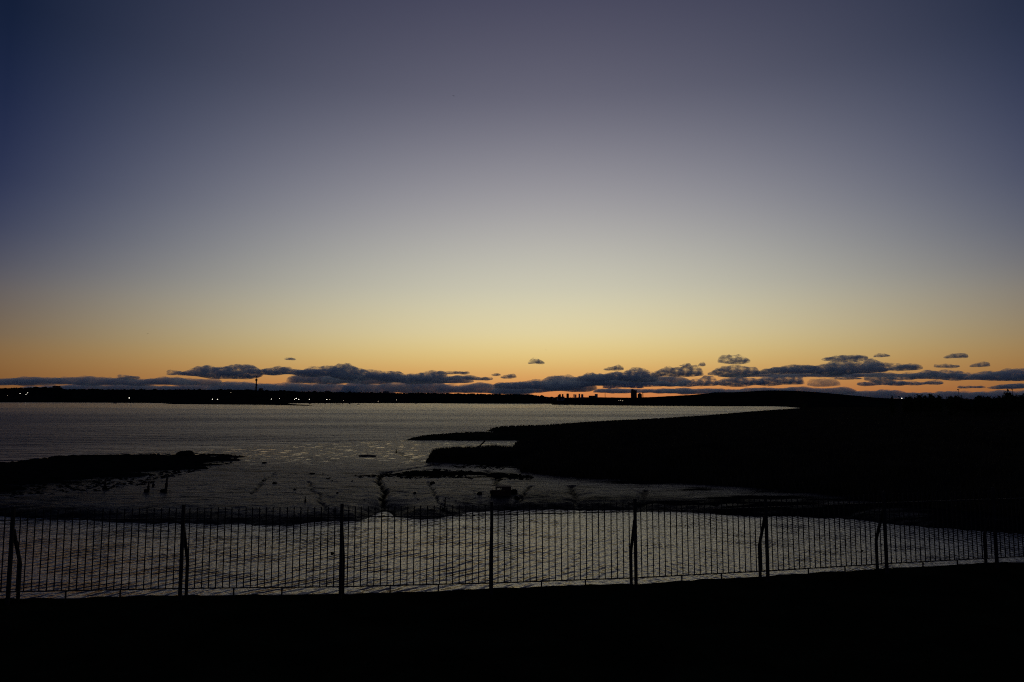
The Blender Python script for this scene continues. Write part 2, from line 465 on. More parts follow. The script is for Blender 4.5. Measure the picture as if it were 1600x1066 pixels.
def shade_weed_tone_at(X, Y):                # painted shade on runnels, near bank and both ends, plus weed and random streaks
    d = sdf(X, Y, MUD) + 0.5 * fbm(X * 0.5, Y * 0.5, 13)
    m = 0.9 * (1 - sstep(d, 0.8, 3.2)) * (1 - sstep(Y, 60, 75))  # shade of the steep near bank painted dark
    m = np.maximum(m, (0.55 + 0.4 * sstep(X / Y, -0.10, 0.06)) * (1 - sstep(d + 3.0 * fbm(X * 0.3, Y * 1.4, 23, 5), 1.0, 9.0 + 3 * fbm(X * 0.2, Y * 0.2, 17))) * (1 - sstep(Y, 58, 72)))  # same painted bank shade fading inland, stronger at right
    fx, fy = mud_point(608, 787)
    m = np.maximum(m, 0.9 * sstep(1.3 - np.hypot((X - fx) / 1.2, (Y - fy) / 4.2) + 1.5 * fbm(X * 1.1, Y * 0.8, 19, 6), 0.0, 1.3))  # shaded slope at the channel mouth painted as a dark fan
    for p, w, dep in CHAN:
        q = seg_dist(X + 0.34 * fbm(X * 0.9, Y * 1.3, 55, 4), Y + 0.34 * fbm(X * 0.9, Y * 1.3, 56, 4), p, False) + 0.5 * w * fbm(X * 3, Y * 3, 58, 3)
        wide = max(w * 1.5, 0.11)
        m = np.maximum(m, min(1, 0.62 + dep * 2.2) * np.exp(-(np.maximum(q, 0) / wide) ** 4))  # runnels painted dark in place of shade on their slopes
    m = np.maximum(m, 0.95 * sstep(sdf(X, Y, SHELF) + 1.8 + 5.0 * fbm(X * 0.3, Y * 1.2, 99, 6), -0.2, 0.9))
    for sw in SEAWEED_XY:
        m = np.maximum(m, sstep(sdf(X, Y, sw) + 2.4 * fbm(X * 0.25, Y * 0.9, 97, 5), -0.1, 0.9))
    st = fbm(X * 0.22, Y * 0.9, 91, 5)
    m = np.maximum(m, sstep(X / Y + 0.10 * st, -0.38, -0.72) * sstep(st, -0.9, 0.3) * (1 - sstep(Y, 66, 80)))  # left end painted darker for the dim sky it mirrors
    m = np.maximum(m, sstep(X / Y + 0.08 * st, -0.05, 0.2) * sstep(st + 0.5 * sstep(X / Y, 0.1, 0.7), -0.5, 0.35) * (1 - sstep(Y, 66, 80)))  # right end painted darker for the dark bank it mirrors
    m = np.maximum(m, sstep(fbm(X * 0.35, Y * 1.5, 95, 6), 0.02, 0.42) * 0.75 * (1 - sstep(Y, 64, 82)))
    return m
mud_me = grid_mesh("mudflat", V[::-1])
at_ = mud_me.attributes.new("shade_weed_tone", "FLOAT", "POINT")
at_.data.foreach_set("value", shade_weed_tone_at(X, Y)[::-1].reshape(-1).astype(np.float32))
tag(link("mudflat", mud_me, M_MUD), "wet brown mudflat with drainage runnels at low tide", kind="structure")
def mud_at(x, y):
    gx, gy = mud_point(x, y)
    return Vector((gx, gy, float(mud_z(np.array([gx]), np.array([gy]))[0])))

def shelf_z(X, Y):
    d = sdf(X, Y, SHELF) + 1.3 * fbm(X * 0.3, Y * 0.3, 40) + 6.0 * fbm(X * 0.13, Y * 0.75, 44, 5) - 0.9
    z = mud_z(X, Y)
    return np.where(d > -0.6, z + 0.20 * np.tanh(d / 1.0) + 0.16 * np.abs(fbm(X * 0.7, Y * 0.7, 71, 4)) * np.clip(d, 0, 1), z - 0.3)
us = np.arange(-430, 420, 2.0); vs = np.arange(704, 812, 0.7)
X, Y = px_grid(us, vs)
V = np.stack([X, Y, shelf_z(X, Y)], -1)
tag(link("rock_shelf", grid_mesh("rock_shelf", V[::-1]), M_WEED), "low dark shelf of weed-covered rock along the left edge of the mud", kind="structure")

# ------------------------------------------------------------------ marsh on the right
MARSH = ground_pts([(802, 724), (812, 739), (860, 746), (950, 752), (1050, 757), (1150, 764), (1250, 773), (1350, 784), (1450, 796), (1550, 806), (1700, 822),
                    (2600, 900), (2600, 634), (1400, 634), (1246, 638.5), (1180, 643), (1100, 650), (1000, 657), (900, 662), (830, 668), (770, 669), (762, 671),
                    (860, 677), (832, 683), (806, 692), (800, 706)], 0.4)
SPIT = ground_pts([(634, 687), (660, 687.5), (720, 688), (800, 688), (880, 686), (880, 679), (800, 680), (740, 680), (690, 682), (655, 684.5)], 0.2)
TONGUE = ground_pts([(667, 721), (700, 722.5), (760, 722), (830, 722), (830, 711), (760, 712), (700, 713), (672, 716)], 0.4)
def marsh_d(X, Y):
    sc = np.clip(Y / 80, 0.5, 3)
    w = 0.7 * sc * fbm(X * 0.22 / sc, Y * 0.22 / sc, 101)
    return np.maximum(np.maximum(sdf(X, Y, MARSH) + w, sdf(X, Y, TONGUE) + 0.5 * w), sdf(X, Y, SPIT) + 0.4 * w)
def marsh_z(X, Y):
    d = marsh_d(X, Y)
    main = np.clip(sdf(X, Y, MARSH) / 12, 0, 1)
    top = 0.55 + 0.7 * main + 0.12 * fbm(X * 0.15, Y * 0.15, 115)
    top = top + 0.42 * np.clip(sdf(X, Y, SPIT) / 3.5, 0, 1)
    return np.where(d > -2, -0.15 + (top + 0.15) * (1 / (1 + np.exp(-np.clip(d, -6, 6) * 1.6))), -0.9)
us = np.concatenate([np.arange(600, 1700, 3.2), np.arange(1700, 2500, 16)])
vs = np.concatenate([np.arange(634, 650, 0.5), np.arange(650, 700, 0.6), np.arange(700, 900, 1.3)])
X, Y = px_grid(us, vs)
V = np.stack([X, Y, marsh_z(X, Y)], -1)
tag(link("marsh", grid_mesh("marsh", V[::-1]), M_MARSH), "dark reedy marsh bank filling the right side", kind="structure")

# reeds: one mass of blades
def blades(name, pts, h, w, mat, lean=0.25):
    n = len(pts)
    ang = rng.uniform(0, math.pi * 2, n)
    hh = h * rng.uniform(0.6, 1.25, n); ww = w * rng.uniform(0.7, 1.3, n)
    t = np.stack([np.cos(ang), np.sin(ang), np.zeros(n)], 1) * ww[:, None]
    up = np.stack([rng.normal(0, lean, n) * hh, rng.normal(0, lean, n) * hh, hh], 1)
    base = pts.copy(); base[:, 2] -= 0.05
    v = np.stack([base - t, base + t, base + up * 0.6 + t * 0.7, base + up, base + up * 0.6 - t * 0.7], 1).reshape(-1, 3)
    i = np.arange(n)[:, None] * 5
    f = i + np.array([[0, 1, 2, 3, 4]])
    me = bpy.data.meshes.new(name)
    me.vertices.add(len(v)); me.vertices.foreach_set("co", v.reshape(-1).astype(np.float32))
    me.loops.add(f.size); me.loops.foreach_set("vertex_index", f.reshape(-1).astype(np.int32))
    me.polygons.add(n); me.polygons.foreach_set("loop_start", (np.arange(n) * 5).astype(np.int32))
    me.update(calc_edges=True); me.validate()
    return link(name, me, mat)
U = rng.uniform(640, 1750, 260000); Vv = 637 + (845 - 637) * rng.uniform(0, 1, 260000) ** 1.25
a = (U - 800) / F; b = (533 - Vv) / F
s = (0.6 - CAM_H) / (math.sin(PITCH) + b * math.cos(PITCH))
X, Y = s * a, s * (math.cos(PITCH) - b * math.sin(PITCH))
d = marsh_d(X, Y)
keep = d > 0.15
X, Y = X[keep], Y[keep]
U, Vv = U[keep], Vv[keep]
z = marsh_z(X, Y)
sp_in = np.maximum(sdf(X, Y, SPIT), -1) > -0.5
tg_in = sdf(X, Y, TONGUE) > -0.3
hgt = np.where(sp_in, 0.18, np.where(tg_in, 0.3, np.interp(Y, [60, 130, 250], [0.85, 0.45, 0.3]))) * (1 + 0.35 * fbm(X * 0.12, Y * 0.12, 131))
wid = np.clip(Y * 0.0009, 0.03, 0.4)
tag(blades("reeds", np.stack([X, Y, z], 1), hgt, wid, M_REED), "tall reeds and sedge over the marsh", kind="stuff")

tb = np.array(TONGUE)
tx = rng.uniform(tb[:, 0].min(), tb[:, 0].max(), 90000); ty = rng.uniform(tb[:, 1].min(), tb[:, 1].max(), 90000)
td = sdf(tx, ty, TONGUE)
tx, ty, td = tx[td > -0.1][:34000], ty[td > -0.1][:34000], td[td > -0.1][:34000]
tag(blades("reed_bed", np.stack([tx, ty, marsh_z(tx, ty) - 0.1], 1), (0.45 + 0.75 * np.clip(td / 0.5, 0, 1)) * (1 + 0.18 * fbm(tx * 0.4, ty * 0.4, 141) + 0.14 * fbm(tx * 0.12, ty * 0.12, 143)), np.full(len(tx), 0.035), M_REED, 0.1),
    "dense low bed of reeds on a tongue of mud", kind="stuff")

# ------------------------------------------------------------------ foreground bank, sea wall
FENCE_PX = [(-264, 936), (12, 933), (281, 927.5), (531.5, 924.5), (768, 918.5), (994, 910), (1200, 898.5), (1386, 886.5), (1558, 877), (1716, 868)]
GZ = 4.0
edge = [on_plane(x, y, GZ) for x, y in FENCE_PX]
posts = [on_plane(x, y + 8, GZ) for x, y in FENCE_PX]
ev = Vector(edge[1]) - Vector(edge[0])
ev2 = Vector(edge[-1]) - Vector(edge[-2])
edge_long = [tuple(Vector(edge[0]) - ev.normalized() * k) for k in (60, 20, 6)] + edge + [tuple(Vector(edge[-1]) + ev2.normalized() * k) for k in (6, 20, 70)]
ex = np.array([p[0] for p in edge_long]); ey = np.array([p[1] for p in edge_long])
xs = np.unique(np.concatenate([np.linspace(ex[0], -16, 24), np.arange(-16, 16, 0.16), np.linspace(16, ex[-1], 30)]))
ye = np.interp(xs, ex, ey)
ts = np.concatenate([[-6.0, -3.0, -1.2, -0.4], np.linspace(0, 0.85, 40), np.linspace(0.86, 1.0, 14)])
V = np.zeros((len(ts), len(xs), 3))
V[..., 0] = xs[None, :]
V[..., 1] = ts[:, None] * ye[None, :] + 0.04 * (ts[:, None] > 0.99) * fbm(xs * 1.5, xs * 0, 5)[None, :]
def bank_z(t):
    t = np.clip(t, 0, 1)
    return GZ + 1.4 * (1 - t) ** 1.8
V[..., 2] = bank_z(ts)[:, None] + 0.04 * fbm(V[..., 0] * 0.8, V[..., 1] * 0.8, 61) + 0.03 * fbm(V[..., 0] * 4, V[..., 1] * 4, 63, 3) - 0.03
tag(link("grass_bank", grid_mesh("grass_bank", V), M_BANK), "dark grass bank sloping down to the railing", kind="structure")
# sea wall under the edge: stone blocks in courses, coping on top
wall = empty("sea_wall", (0, 0, 0))
tag(wall, "stone sea wall dropping from the railing to the water", "sea wall")
V = np.zeros((8, len(xs), 3))
for k, zz in enumerate(np.linspace(-1.2, GZ - 0.14, 8)):
    V[k, :, 0] = xs; V[k, :, 1] = ye + 0.10 - 0.02 * (zz - 2); V[k, :, 2] = zz
link("wall_face", grid_mesh("wall_face", V, False), M_STONE, wall)
V = np.zeros((4, len(xs), 3))
for k, (dy, zz) in enumerate([(0.14, GZ - 0.34), (0.14, GZ - 0.07), (0.02, GZ - 0.05), (-0.25, GZ - 0.06)]):
    V[k, :, 0] = xs; V[k, :, 1] = ye + dy; V[k, :, 2] = zz
link("coping", grid_mesh("coping", V, False), M_CONC, wall)

# grass on the bank
n = 26000
gx = rng.uniform(-13, 14, n)
gt = rng.uniform(0.18, 0.985, n) ** 0.8
gt[-5200:] = rng.uniform(0.95, 0.997, 5200)
gy = gt * np.interp(gx, ex, ey)
cl = fbm(gx * 0.9, gy * 0.9, 77)
gh = 0.055 + 0.05 * np.clip(cl, -0.6, 1)
gh[-5200:] = 0.02 + 0.11 * np.clip(cl[-5200:], 0, 1)
tag(blades("grass", np.stack([gx, gy, bank_z(gt) - 0.02], 1), gh, np.full(n, 0.007), M_GRASS, 0.4), "rough dark grass on the bank", kind="stuff")

# ------------------------------------------------------------------ the railing
railing = empty("railing", (posts[4][0], posts[4][1], GZ))
tag(railing, "long black iron railing with upright bars and propped posts above the water", "railing")
RO = Vector((posts[4][0], posts[4][1], GZ))
H_BAR, H_TOP, H_BOT, H_POST = 1.36, 1.20, 0.15, 1.405
bm = bmesh.new(); add_tube(bm, (0, 0, H_BOT), (0, 0, H_BAR - 0.012), 0.0088, n=8); add_tube(bm, (0, 0, H_BAR - 0.012), (0, 0, H_BAR), 0.0088, 0.005, n=8)
bar_me = bm_mesh("bar", bm); bar_me.materials.append(M_IRON)
bm = bmesh.new(); add_box(bm, (0, 0, H_POST / 2 - 0.15), (0.046, 0.046, H_POST + 0.3), bevel=0.004)
post_me = bm_mesh("post", bm); post_me.materials.append(M_IRON)
def strap(bm, pts, wx, wy):
    vs_ = []
    for y, z in pts:
        vs_.append([bm.verts.new((sx * wx / 2, y + sy * wy / 2, z)) for sx, sy in ((-1, -1), (1, -1), (1, 1), (-1, 1))])
    for q, r in zip(vs_, vs_[1:]):
        for k in range(4):
            bm.faces.new((q[k], q[(k + 1) % 4], r[(k + 1) % 4], r[k]))
    bm.faces.new(vs_[0]); bm.faces.new(vs_[-1])
bm = bmesh.new(); strap(bm, [(0.232, -0.2), (0.232, 0.49), (0.222, 0.54), (0.05, 1.00), (0.035, 1.06)], 0.040, 0.034)
brace_me = bm_mesh("brace", bm); brace_me.materials.append(M_IRON)
bm = bmesh.new(); add_tube(bm, (0, 0, -0.1), (0, 0, H_BOT), 0.012, n=6)
foot_me = bm_mesh("foot", bm); foot_me.materials.append(M_IRON)
for i, p in enumerate(posts):
    q0, q1 = Vector(posts[max(i - 1, 0)]), Vector(posts[min(i + 1, len(posts) - 1)])
    ang = math.atan2((q1 - q0).y, (q1 - q0).x)
    loc = Vector((*p, GZ)) - RO
    link("post", post_me, None, railing, loc, (0, 0, ang))
    link("brace", brace_me, None, railing, loc, (0, 0, ang))
rail_cache = {}
for i in range(len(posts) - 1):
    p0, p1 = Vector((*posts[i], GZ)) - RO, Vector((*posts[i + 1], GZ)) - RO
    dd = p1 - p0
    ang = math.atan2(dd.y, dd.x)
    for hz, ht in ((H_TOP, 0.012), (H_BOT, 0.012)):
        bm = bmesh.new(); add_box(bm, (dd.length / 2, 0, hz), (dd.length - 0.05, 0.034, ht), bevel=0.002)
        link("rail", bm_mesh("rail", bm), M_IRON, railing, p0, (0, 0, ang))
    for k in range(1, 23):
        o = link("bar", bar_me, None, railing, p0 + dd * (k / 23), (random.gauss(0, 0.0025), random.gauss(0, 0.0025), ang))
    for k in (0.33, 0.64):
        link("foot", foot_me, None, railing, p0 + dd * (k + random.uniform(-0.01, 0.01)), (0, 0, ang))
def weed_clump(loc, r, label, spikes, seed):
    o = empty("weed_clump", loc)
    rr = random.Random(seed)
    bm = bmesh.new(); add_lump(bm, (0, 0, 0), (r * 0.6, r * 0.5, r * 0.75), seed, 2, 0.6)
    link("tangle", bm_mesh("tangle", bm), M_WEED, o)
    bm = bmesh.new()
    for k in range(spikes):
        a_, e_ = rr.uniform(0, 6.28), rr.uniform(-1.1, 1.1)
        d_ = Vector((math.cos(a_) * math.cos(e_), 0.5 * math.sin(a_) * math.cos(e_), math.sin(e_))) * r * rr.uniform(0.9, 1.7)
        add_tube(bm, (0, 0, 0), d_, 0.004, 0.0015, 5)
    link("stalks", bm_mesh("stalks", bm), M_WOOD, o)
    tag(o, label, "weed")
def on_fence(x, y):
    for i in range(len(posts) - 1):
        for t in np.linspace(0, 1, 60):
            q = Vector(posts[i]).lerp(Vector(posts[i + 1]), t)
            if abs(800 + F * q.x / q.y - x) < 2.5:
                return at_depth(x, y, q.y)
weed_clump(on_fence(519, 865), 0.034, "dry weed tangle caught on a railing bar left of the middle", 5, 3)
weed_clump(on_fence(1347, 861), 0.020, "star-shaped scrap of dry weed on a railing bar at right", 7, 5)

# ------------------------------------------------------------------ things on the mud
def stump(x, ytop, ybot, wpx, label, lean=0.0, foot=0.0):
    p = mud_at(x, ybot)
    hgt_ = at_depth(x, ytop, p.y).z - p.z
    r = wpx / F * p.y / 2
    o = empty("mooring_post", p)
    bm = bmesh.new()
    add_tube(bm, (0, 0, -0.4), (lean * hgt_ * 0.6, 0, hgt_ * 0.55), r * 1.1, r, 9)
    add_tube(bm, (lean * hgt_ * 0.55, 0, hgt_ * 0.5), (lean * hgt_, 0, hgt_), r * 0.9, r * 0.55, 7)
    link("shaft", bm_mesh("shaft", bm), M_WOOD, o)
    bm = bmesh.new()
    add_lump(bm, (-foot * r, 0, 0.05), (r * (1.8 + foot * 0.4), r * 2, 0.16), x, 2, 0.5)
    link("weed_collar", bm_mesh("weed_collar", bm, True), M_WEED, o)
    tag(o, label, "post")
stump(231.5, 752, 767, 3.6, "short broken timber stump in the mud left of the taller one", 0.02, 1.2)
stump(258.5, 744, 767, 4.0, "tallest timber stump standing in the mud below the rock shelf", 0.08, 1.6)
stump(239.5, 754, 759, 2.2, "tiny stub of timber between the two mud stumps")
stump(164, 748, 763, 4.0, "dark stump at the edge of the weed on the far left")
stump(477, 775, 782, 1.5, "thin short stake in the open mud left of centre")
stump(694, 777, 786, 2.6, "small stub with a clotted foot near the second runnel", 0.1, 1.0)
stump(619, 701, 707, 1.4, "thin stake by the glistening mud beyond the runnel")

# leaning plank
p = mud_at(749, 697.5); q = at_depth(758, 689, p.y)
pl = empty("leaning_timber", p)
bm = bmesh.new(); strap(bm, [(0, 0), (0.05, 0.1)], 0.1, 0.1); bm.free()
bm = bmesh.new()
dv = q - p
add_box(bm, dv * 0.45, (0.26, 0.22, dv.length * 1.1), dv.to_track_quat("Z", "Y").to_matrix(), 0.02)
link("beam", bm_mesh("beam", bm), M_WOOD, pl)
bm = bmesh.new(); add_lump(bm, (0, 0, 0), (0.35, 0.3, 0.12), 4, 2, 0.4)
link("mud_collar", bm_mesh("mud_collar", bm, True), M_MUD, pl)
tag(pl, "thick timber leaning out of the mud beside the reed tongue", "timber")

# wreck: a low boxy hulk with openings
p = mud_at(787, 771)
sc = p.y / F
wk = empty("wreck", p)
def wpart(name, boxes, mat):
    bm = bmesh.new()
    for (x0, x1, y0, y1, d0, d1) in boxes:      # pixels from centre / base, depth in metres
        add_box(bm, (((x0 + x1) / 2 - 787) * sc, (d0 + d1) / 2, (771 - (y0 + y1) / 2) * sc), ((x1 - x0) * sc, d1 - d0, (y1 - y0) * sc), None, 0.012)
    return link(name, bm_mesh(name, bm), mat, wk)
wpart("roof", [(774, 798, 757.5, 759.4, 0, 0.8)], M_RUST)
wpart("front_panel", [(770, 798, 763, 775, 0.02, 0.07), (783.5, 798, 759.5, 762.9, 0.02, 0.07)], M_RUST)
wpart("back_panel", [(770, 798, 764.5, 775, 0.72, 0.77), (790, 798, 759.5, 764.4, 0.72, 0.77)], M_RUST)
wpart("pillar", [(775, 776.4, 759.5, 762.9, 0.02, 0.07)], M_RUST)
wpart("pillar", [(781, 782.2, 759.5, 762.9, 0.02, 0.07)], M_RUST)
wpart("pillar", [(774, 775.4, 759.5, 764.4, 0.72, 0.77)], M_RUST)
wpart("end_panel", [(796.6, 798.3, 759.5, 775, 0.08, 0.71)], M_RUST)
bm = bmesh.new()
w0 = [bm.verts.new(((x - 787) * sc, d_, (771 - y) * sc)) for d_ in (0.08, 0.7) for x, y in ((770, 763), (765.5, 764.5), (768, 774), (772, 774))]
bm.faces.new(w0[:4]); bm.faces.new(w0[4:][::-1])
for k in range(4):
    bm.faces.new((w0[k], w0[(k + 1) % 4], w0[4 + (k + 1) % 4], w0[4 + k]))
link("bow", bm_mesh("bow", bm), M_RUST, wk)
tag(wk, "low rusty boxy wreck with two small window openings sunk in the mud", "wreck")

def boulder(x, y, wpx, hpx, label, group=None, mat=None, name="rock", z=None):
    p = mud_at(x, y)
    if z is not None: p.z = z
    sx = wpx / F * p.y / 2; sz = hpx / F * p.y
    bm = bmesh.new()
    add_lump(bm, (0, 0, 0), (sx, sx * random.uniform(0.7, 1.1), sz), random.uniform(0, 90), 3 if wpx > 15 else 2, 0.55, 1.6)
    o = link(name, bm_mesh(name, bm, True), mat or M_WEED, None, p)
    tag(o, label, "rock", group)
G1 = "loose weedy stones on the open mud"
boulder(802, 768, 13, 6, "rounded weedy rock against the right end of the wreck")
boulder(808, 774, 9, 4, "smaller weedy rock in front of the rock by the wreck")
boulder(749, 770, 9, 4.5, "dark wedge-shaped lump left of the wreck")
boulder(676, 754.5, 9, 2.5, "flat dark stone above the second runnel's head")
boulder(648, 768, 5, 2.5, "small dark stone between the main runnel and the second one")
boulder(429, 755.5, 8, 3, "dark stone with weed in the middle of the left-hand mud")
boulder(513, 748, 7, 2, "flat stone right of the pale mud rise, left of the main runnel")
boulder(488, 741, 10, 1.6, "long flat stone on the mud below the glistening pools")
boulder(413, 724, 8, 1.8, "flat stone below the row of small pools")
boulder(461, 764.5, 5, 2, "tiny stone near the thin stake")
boulder(412, 750, 12, 2, "low weedy stone patch left of the dark stone")
boulder(527, 769, 4, 1.6, "lone pebble-sized stone right of the short runnel")
boulder(573, 713, 28, 2.4, "long low drift log lying on the glistening mud", name="drift_log", mat=M_WOOD)
boulder(290, 713.5, 26, 9.5, "largest dome-shaped boulder at the right end of the rock shelf", name="boulder")
boulder(318, 713, 20, 3, "low boulder just right of the dome-shaped one", name="boulder")
boulder(348, 712.5, 14, 2.6, "outermost low boulder at the tip of the rock shelf", name="boulder")
boulder(168, 718, 18, 4.5, "humped boulder in the middle of the shelf's upper edge", name="boulder")
boulder(130, 719, 14, 4, "humped boulder left of the middle of the shelf's upper edge", name="boulder")
boulder(88, 720, 24, 4, "broad low boulder toward the left of the shelf's upper edge", name="boulder")
boulder(54, 721, 20, 3.4, "low boulder near the frame's left edge on the shelf", name="boulder")
boulder(205, 717, 22, 3.5, "flat boulder between the humped one and the dome-shaped one", name="boulder")
boulder(250, 716, 24, 3, "flat boulder just left of the dome-shaped boulder", name="boulder")

# loose weed and rubble (uncountable)
def rubble(name, poly_px, n, wpx, label, seed, bias=None, hole=0.0):
    rr = np.random.default_rng(seed)
    poly = poly_px
    xs_ = [q[0] for q in poly]; ys_ = [q[1] for q in poly]
    U = rr.uniform(min(xs_), max(xs_), n * 4); Vv = rr.uniform(min(ys_), max(ys_), n * 4)
    ok = inside(U, Vv, poly) & (fbm(U * 0.05, Vv * 0.22, seed) > hole)
    U, Vv = U[ok][:n], Vv[ok][:n]
    base_v, base_f = [], []
    bm = bmesh.new(); bmesh.ops.create_icosphere(bm, subdivisions=1, radius=1)
    bv = np.array([v.co[:] for v in bm.verts]); bf = np.array([[v.index for v in f.verts] for f in bm.faces]); bm.free()
    X = np.array([mud_point(u, v) for u, v in zip(U, Vv)])
    Z = mud_z(X[:, 0], X[:, 1])
    vs_, fs_ = [], []
    for k in range(len(U)):
        s_ = wpx / F * X[k, 1] * rr.uniform(0.35, 1.2)
        m = bv * (1 + 0.4 * rr.normal(size=(len(bv), 1))) * np.array([s_, s_ * rr.uniform(0.6, 1.2), s_ * rr.uniform(0.15, 0.42)])
        vs_.append(m + np.array([X[k, 0], X[k, 1], Z[k]])); fs_.append(bf + k * len(bv))
    o = link(name, mesh_np(name, np.concatenate(vs_), np.concatenate(fs_)), M_WEED)
    tag(o, label, kind="stuff")
rubble("seaweed", [(552, 744), (600, 740), (680, 733), (760, 738), (830, 742), (830, 750), (760, 748), (700, 746), (640, 748), (600, 744), (560, 746)], 900, 3.0, "dark strands of seaweed strewn across the mud", 5, hole=-0.15)
rubble("seaweed", [(720, 722), (840, 722), (840, 736), (760, 733), (700, 730)], 350, 2.4, "seaweed wrack under the reed tongue", 6, hole=0.0)
rubble("rubble", [(100, 735), (250, 728), (340, 722), (372, 714), (380, 722), (280, 742), (250, 752), (160, 766), (60, 772), (0, 775), (0, 750)], 1200, 3.0, "weedy rubble along the lower edge of the rock shelf", 8, hole=-0.05)
rubble("rubble", [(380, 733), (800, 748), (800, 775), (640, 782), (380, 770)], 110, 1.6, "small stones scattered over the open mud", 9, hole=-0.6)
rubble("rubble", [(0, 714), (80, 711), (300, 708), (375, 711), (375, 716), (300, 718), (0, 726)], 500, 3.2, "weedy stones along the crest of the rock shelf", 10, hole=-0.5)

# ------------------------------------------------------------------ far land
def land(name, prof, label, depth, jitter, seed, mat, step=0.8):
    px = np.array([q[0] for q in prof], float)
    xs_ = np.arange(px[0], px[-1], step)
    yt = np.interp(xs_, px, [q[1] for q in prof]); yf = np.interp(xs_, px, [q[2] for q in prof])
    yt = yt - jitter * np.abs(fbm(xs_ * 0.16, xs_ * 0, seed, 4)) - 0.5 * jitter * np.maximum(0, vnoise(xs_ * 0.55, xs_ * 0, seed + 7))
    rows = []
    sv = np.array([-0.02, 0.0, 0.03, 0.10, 0.25, 0.45, 0.7, 0.9, 1.0, 1.08, 1.3, 1.8])
    V = np.zeros((len(sv), len(xs_), 3))
    for i, (u, t, fo) in enumerate(zip(xs_, yt, yf)):
        gx_, gy_ = on_plane(u, fo, 0.0)
        Yt = gy_ + depth
        zt = at_depth(u, t, Yt).z
        dirx = (u - 800) / F
        for k, s_ in enumerate(sv):
            Yk = gy_ + depth * s_
            zz = zt * (0.12 * min(1, s_ / 0.03) + 0.88 * math.sin(min(s_, 1) * math.pi / 2) ** 1.15) if s_ <= 1 else zt * max(0.05, 1 - ((s_ - 1) / 0.8) ** 1.3)
            if s_ <= 0: zz = -1.0 if s_ < 0 else 0.1
            c_ = math.cos(PITCH) - (533 - 626) / F * math.sin(PITCH)
            V[k, i] = (dirx * Yk / c_, Yk, zz)
    o = link(name, grid_mesh(name, V), mat)
    return tag(o, label, kind="structure"), xs_, yt
LEFT = [(-700, 605, 628.6), (-200, 605.5, 628.8), (0, 607.5, 628.9), (50, 606.8, 628.9), (90, 606.2, 629), (100, 609, 629.1), (150, 609.5, 629.3), (230, 610, 629.8), (300, 610, 630.2), (360, 610.5, 630.4),
        (440, 611.5, 630.4), (470, 613, 630.2), (540, 614, 630.1), (600, 615, 630.1), (640, 615.5, 630.2), (700, 616, 630.3), (760, 617, 630.4), (800, 617.5, 630.4), (880, 622, 630.6), (960, 624, 630.8)]
land("hills", LEFT, "long dark far shore with low hills and town", 700, 2.4, 11, M_HILL)
land("headland", [(690, 629, 630.6), (740, 619.5, 630.8), (780, 618, 630.9), (797, 617, 630.9), (812, 616.3, 631), (828, 617, 631), (842, 619, 631), (852, 622, 631), (868, 626, 631.4), (880, 629.5, 631.5)],
     "wooded headland in the middle of the far shore", 150, 1.6, 19, M_FAR)
land("shore", [(255, 631.2, 631.6), (300, 628, 631.8), (400, 627, 632.6), (440, 629, 633.2), (455, 631.3, 633.6), (470, 632.6, 634), (488, 633.9, 634.4)], "low dark spit on the far side of the river", 60, 0.5, 23, M_FAR)
HILL = [(861, 632.3, 632.6), (870, 625, 632.7), (885, 622.5, 632.8), (905, 621, 633), (940, 621, 633.4), (985, 621.6, 634), (1010, 621, 634.2), (1045, 619.3, 634.4), (1080, 617.3, 634.6), (1108, 614.8, 634.7),
        (1117, 613.2, 634.8), (1140, 613.4, 634.8), (1160, 612.6, 634.8), (1185, 611, 634.8), (1205, 610.2, 634.8), (1228, 610.6, 635.6), (1248, 611.5, 637.4), (1262, 612.2, 639), (1280, 613.4, 639), (1310, 616, 639), (1340, 618.8, 639),
        (1370, 621.6, 639), (1400, 623.2, 639), (1500, 624, 639), (1700, 624, 639), (2200, 624, 639)]
land("hill", HILL, "smooth dark hill rising behind the marsh", 330, 0.35, 29, M_HILL)

# wood along the far ridge: one mass of small crowns
vs_, fs_ = [], []
bm = bmesh.new(); bmesh.ops.create_icosphere(bm, subdivisions=1, radius=1)
bv = np.array([v.co[:] for v in bm.verts]); bf = np.array([[v.index for v in f.verts] for f in bm.faces]); bm.free()
px = np.array([q[0] for q in LEFT], float)
for k in range(1500):
    u = rng.uniform(-250, 850)
    yt = np.interp(u, px, [q[1] for q in LEFT]); yf = np.interp(u, px, [q[2] for q in LEFT])
    gx_, gy_ = on_plane(u, yf, 0)
    fr = rng.uniform(0.93, 1.02)
    Yk = gy_ + 700 * fr
    s_ = rng.uniform(0.4, 1.0) * 3.2 * rng.uniform(0.5, 1.2) * (1.9 if k % 11 == 0 else 1)
    c_ = at_depth(u, yt, Yk) + Vector((0, 0, rng.uniform(-1.5, 0.8)))
    m = bv * (1 + 0.25 * rng.normal(size=(len(bv), 1))) * np.array([s_ * 1.5, s_ * 1.5, s_])
    fs_.append(bf + len(vs_) * len(bv)); vs_.append(m + np.array(c_))
tag(link("far_wood", mesh_np("far_wood", np.concatenate(vs_), np.concatenate(fs_)), M_FAR), "trees and roofs massed along the far ridge", kind="stuff")

